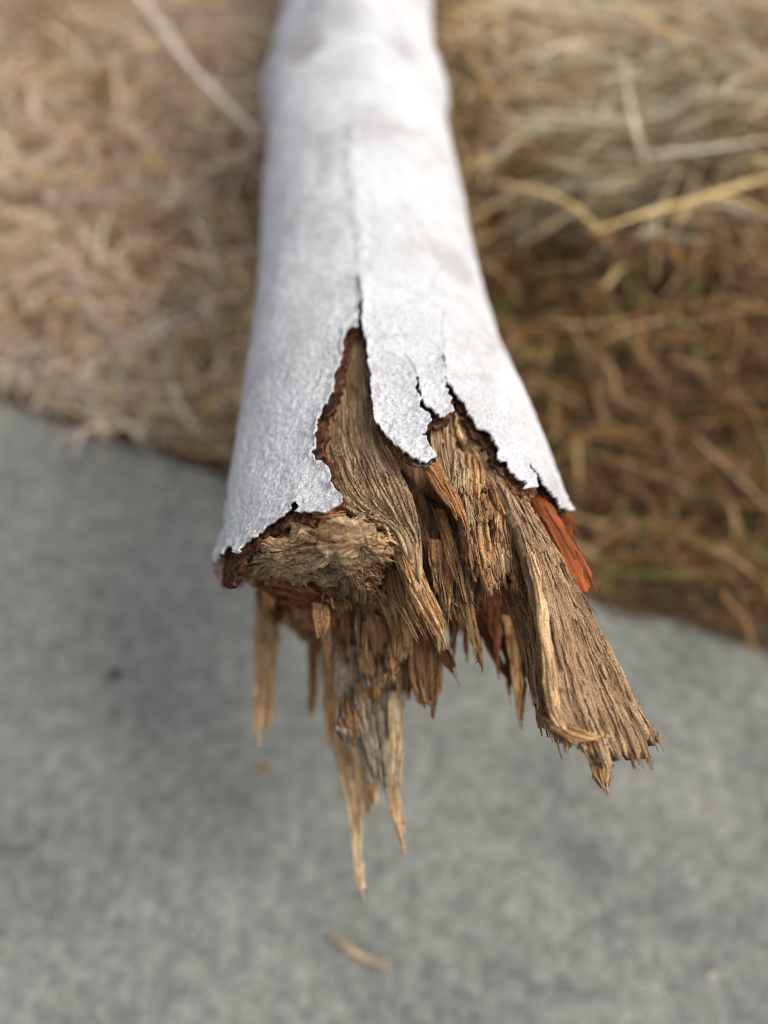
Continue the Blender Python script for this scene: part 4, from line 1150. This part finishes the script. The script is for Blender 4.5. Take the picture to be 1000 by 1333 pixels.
piece('wood_chip', SR((1.6, (536, 601), (563, 600)), (1.7, (546, 609), (562, 607))), 'purple', strands=0, thick=1.2, fib=0.2, rough=0.5, rag=0.3, res=0.3, label='dark purplish crust at the tip of the middle flap')

# ================================================================== single stalks and scraps
def tube_thing(name, pts, radii, color, label, cat, group=None, flat=0.6, seed=0, n=40, leafy=False):
    """one dry stalk: a slightly flattened, tapering, faintly ribbed tube along pts"""
    P = cr(np.array(pts, float), n, 0)
    base = P[np.argmin(P[:, 2])].copy()
    R = np.interp(np.linspace(0, 1, n), np.linspace(0, 1, len(radii)), radii) * 0.001
    T = np.gradient(P, axis=0); T /= np.linalg.norm(T, axis=1, keepdims=True)
    A = np.cross(T, [0, 0, 1.0]); A /= np.linalg.norm(A, axis=1, keepdims=True) + 1e-9
    B = np.cross(A, T)
    k = 10
    an = np.linspace(0, 2 * math.pi, k, endpoint=False)
    q = np.linspace(0, 1, n)
    node = 1 + 0.35 * np.exp(-((q - 0.38) / 0.015) ** 2) + 0.3 * np.exp(-((q - 0.74) / 0.015) ** 2)
    rib = 1 + 0.08 * np.cos(an * 4)
    V = P[:, None, :] + (R * node)[:, None, None] * rib[None, :, None] * (np.cos(an)[None, :, None] * A[:, None, :] + flat * np.sin(an)[None, :, None] * B[:, None, :])
    V = V.reshape(-1, 3)
    i = np.arange(n - 1)[:, None] * k
    a = np.arange(k)[None, :]; b = (a + 1) % k
    F = np.stack([i + a, i + b, i + k + b, i + k + a], -1).reshape(-1, 4)
    caps = []
    for row in (0, n - 1):
        c = len(V); V = np.concatenate([V, P[row:row + 1]])
        ring = row * k + np.arange(k)
        for h in range(0, k, 2):
            caps.append([c, ring[h], ring[(h + 1) % k], ring[(h + 2) % k]] if row else [c, ring[(h + 2) % k], ring[(h + 1) % k], ring[h]])
    F = np.concatenate([F, np.array(caps)])
    uv = np.zeros((len(V), 2)); uv[:n * k, 0] = np.tile(an * 0.1, n); uv[:n * k, 1] = np.repeat(q * 6, k)
    key = 'stalk_%s' % (color,)
    if key not in M:
        c = np.array(PAL[color])
        M[key] = wood_mat('stalk_' + color, tuple(c * 0.55), tuple(c), tuple(np.minimum(c * 1.25, 0.8)), None, 0.3, 0.3)
    o = add_obj(name, V, F, M[key], None, base, uv)
    o.location = base
    return tag(o, label, cat, group)

G1 = 'pale dry stalks lying over the grass'
for pts, rr, colr, lab in (
    ([Z(160, -30, 12.5), Z(205, 30, 12.3), Z(252, 92, 12.0), Z(300, 140, 11.8), Z(336, 176, 11.6)], (5.2, 4.0, 4.2, 2.6, 2.2), 'grey', 'long pale grey dead stalk reaching from the top left edge to the branch'),
    ([Z(1010, 228, 13.8), Z(920, 255, 14.0), Z(850, 275, 13.9), Z(768, 302, 13.4)], (1.2, 1.8, 1.9, 0.8), 'straw', 'thick straw blade right of the branch with its pale tip pointing left'),
    ([Z(1005, 180, 13.6), Z(930, 192, 13.9), Z(860, 200, 13.9), Z(795, 198, 13.4)], (1.2, 1.6, 1.7, 0.8), 'grey', 'greyish straw lying level near the right edge'),
    ([Z(1000, 90, 13.2), Z(950, 115, 13.7), Z(890, 142, 13.6), Z(830, 150, 13.0)], (1.3, 1.8, 1.8, 0.8), 'pale', 'bright straw sloping up to the right edge near the top'),
    ([Z(812, 60, 13.2), Z(815, 110, 13.7), Z(826, 160, 13.6), Z(840, 215, 12.8)], (1.0, 1.9, 1.9, 0.9), 'pale', 'pale straw standing across the others at the upper right'),
    ([Z(640, 238, 12.5), Z(690, 246, 13.0), Z(735, 262, 13.0), Z(780, 296, 12.6)], (0.9, 1.9, 1.8, 1.0), 'straw', 'straw with a forked pale end close to the right side of the branch'),
    ([Z(595, 20, 12.6), Z(612, 70, 12.6), Z(640, 120, 12.4), Z(676, 170, 12.0)], (1.6, 1.8, 1.6, 1.0), 'tan', 'brownish stalk running down from the branch at the top'),
    ([Z(1005, 285, 12.8), Z(965, 262, 13.4), Z(915, 262, 13.5), Z(880, 290, 12.9)], (0.9, 1.5, 1.6, 0.8), 'straw', 'curved straw blade arching at the right edge'),
):
    tube_thing('dry_stalk', pts, rr, colr, lab, 'stalk', G1)

# scraps on the concrete
tube_thing('dead_twig', [Z(426, 1218, 0.18), Z(450, 1232, 0.2), Z(478, 1250, 0.2), Z(506, 1262, 0.17)], (1.3, 1.6, 1.5, 0.9), 'twig', 'short curved tan twig lying on the concrete below the branch', 'twig')
def scrap(name, px, py, size, thick, mat, label, cat, seed, ang=0.3):
    r = np.random.default_rng(seed)
    c = Z(px, py, 0)
    nu, nv = 12, 12
    u, v = np.meshgrid(np.linspace(-1, 1, nu), np.linspace(-1, 1, nv), indexing='xy')
    k = np.sqrt(np.clip(1 - 0.5 * v ** 2, 0, 1)); k2 = np.sqrt(np.clip(1 - 0.5 * u ** 2, 0, 1))
    x, y = u * k * size[0], v * k2 * size[1]
    rr = 1 + 0.25 * vn(np.stack([u * 1.5, v * 1.5, 0 * u], -1), seed)
    x, y = x * rr, y * rr
    dome = np.sqrt(np.clip(1 - (u * k) ** 2 - (v * k2) ** 2, 0, 1))
    zt = thick * (0.25 + 0.75 * dome) + 0.15 * thick * vn(np.stack([u * 3, v * 3, 0 * u], -1), seed + 1)
    ca, sa = math.cos(ang), math.sin(ang)
    X, Yy = x * ca - y * sa, x * sa + y * ca
    top = np.stack([X, Yy, zt], -1).reshape(-1, 3); bot = np.stack([X * .95, Yy * .95, 0 * X + 0.0001], -1).reshape(-1, 3)
    n = nu * nv
    idx = np.arange(n).reshape(nv, nu)
    loop = np.concatenate([idx[0, :-1], idx[:-1, -1], idx[-1, :0:-1], idx[:0:-1, 0]]); l2 = np.roll(loop, -1)
    F = np.concatenate([grid_faces(nv, nu), grid_faces(nv, nu, n, True), np.stack([loop, loop + n, l2 + n, l2], 1)])
    o = add_obj(name, np.concatenate([top, bot]), F, mat)
    o.location = c
    return tag(o, label, cat)
M['leafbit'] = crumb_mat('orange_leaf', (0.20, 0.10, 0.055), (0.30, 0.16, 0.09), (0.36, 0.22, 0.14), 200)
M['pebble'] = crumb_mat('dark_pebble', (0.03, 0.03, 0.032), (0.06, 0.06, 0.062), (0.10, 0.10, 0.10), 400)
M['palechip'] = crumb_mat('pale_chip', (0.4, 0.37, 0.30), (0.55, 0.52, 0.44), (0.66, 0.63, 0.56), 300)
scrap('leaf_scrap', 344, 1000, (0.0040, 0.0020), 0.0010, M['leafbit'], 'tiny orange leaf scrap on the concrete left of the hanging splinters', 'leaf', 501, 0.2)
scrap('pebble', 150, 879, (0.0034, 0.0030), 0.0028, M['pebble'], 'small dark pebble on the concrete at the left', 'pebble', 502, 0.9)
scrap('wood_scrap', 926, 1268, (0.0038, 0.0014), 0.0014, M['palechip'], 'small pale wood scrap on the concrete at the lower right', 'wood scrap', 503, 0.35)
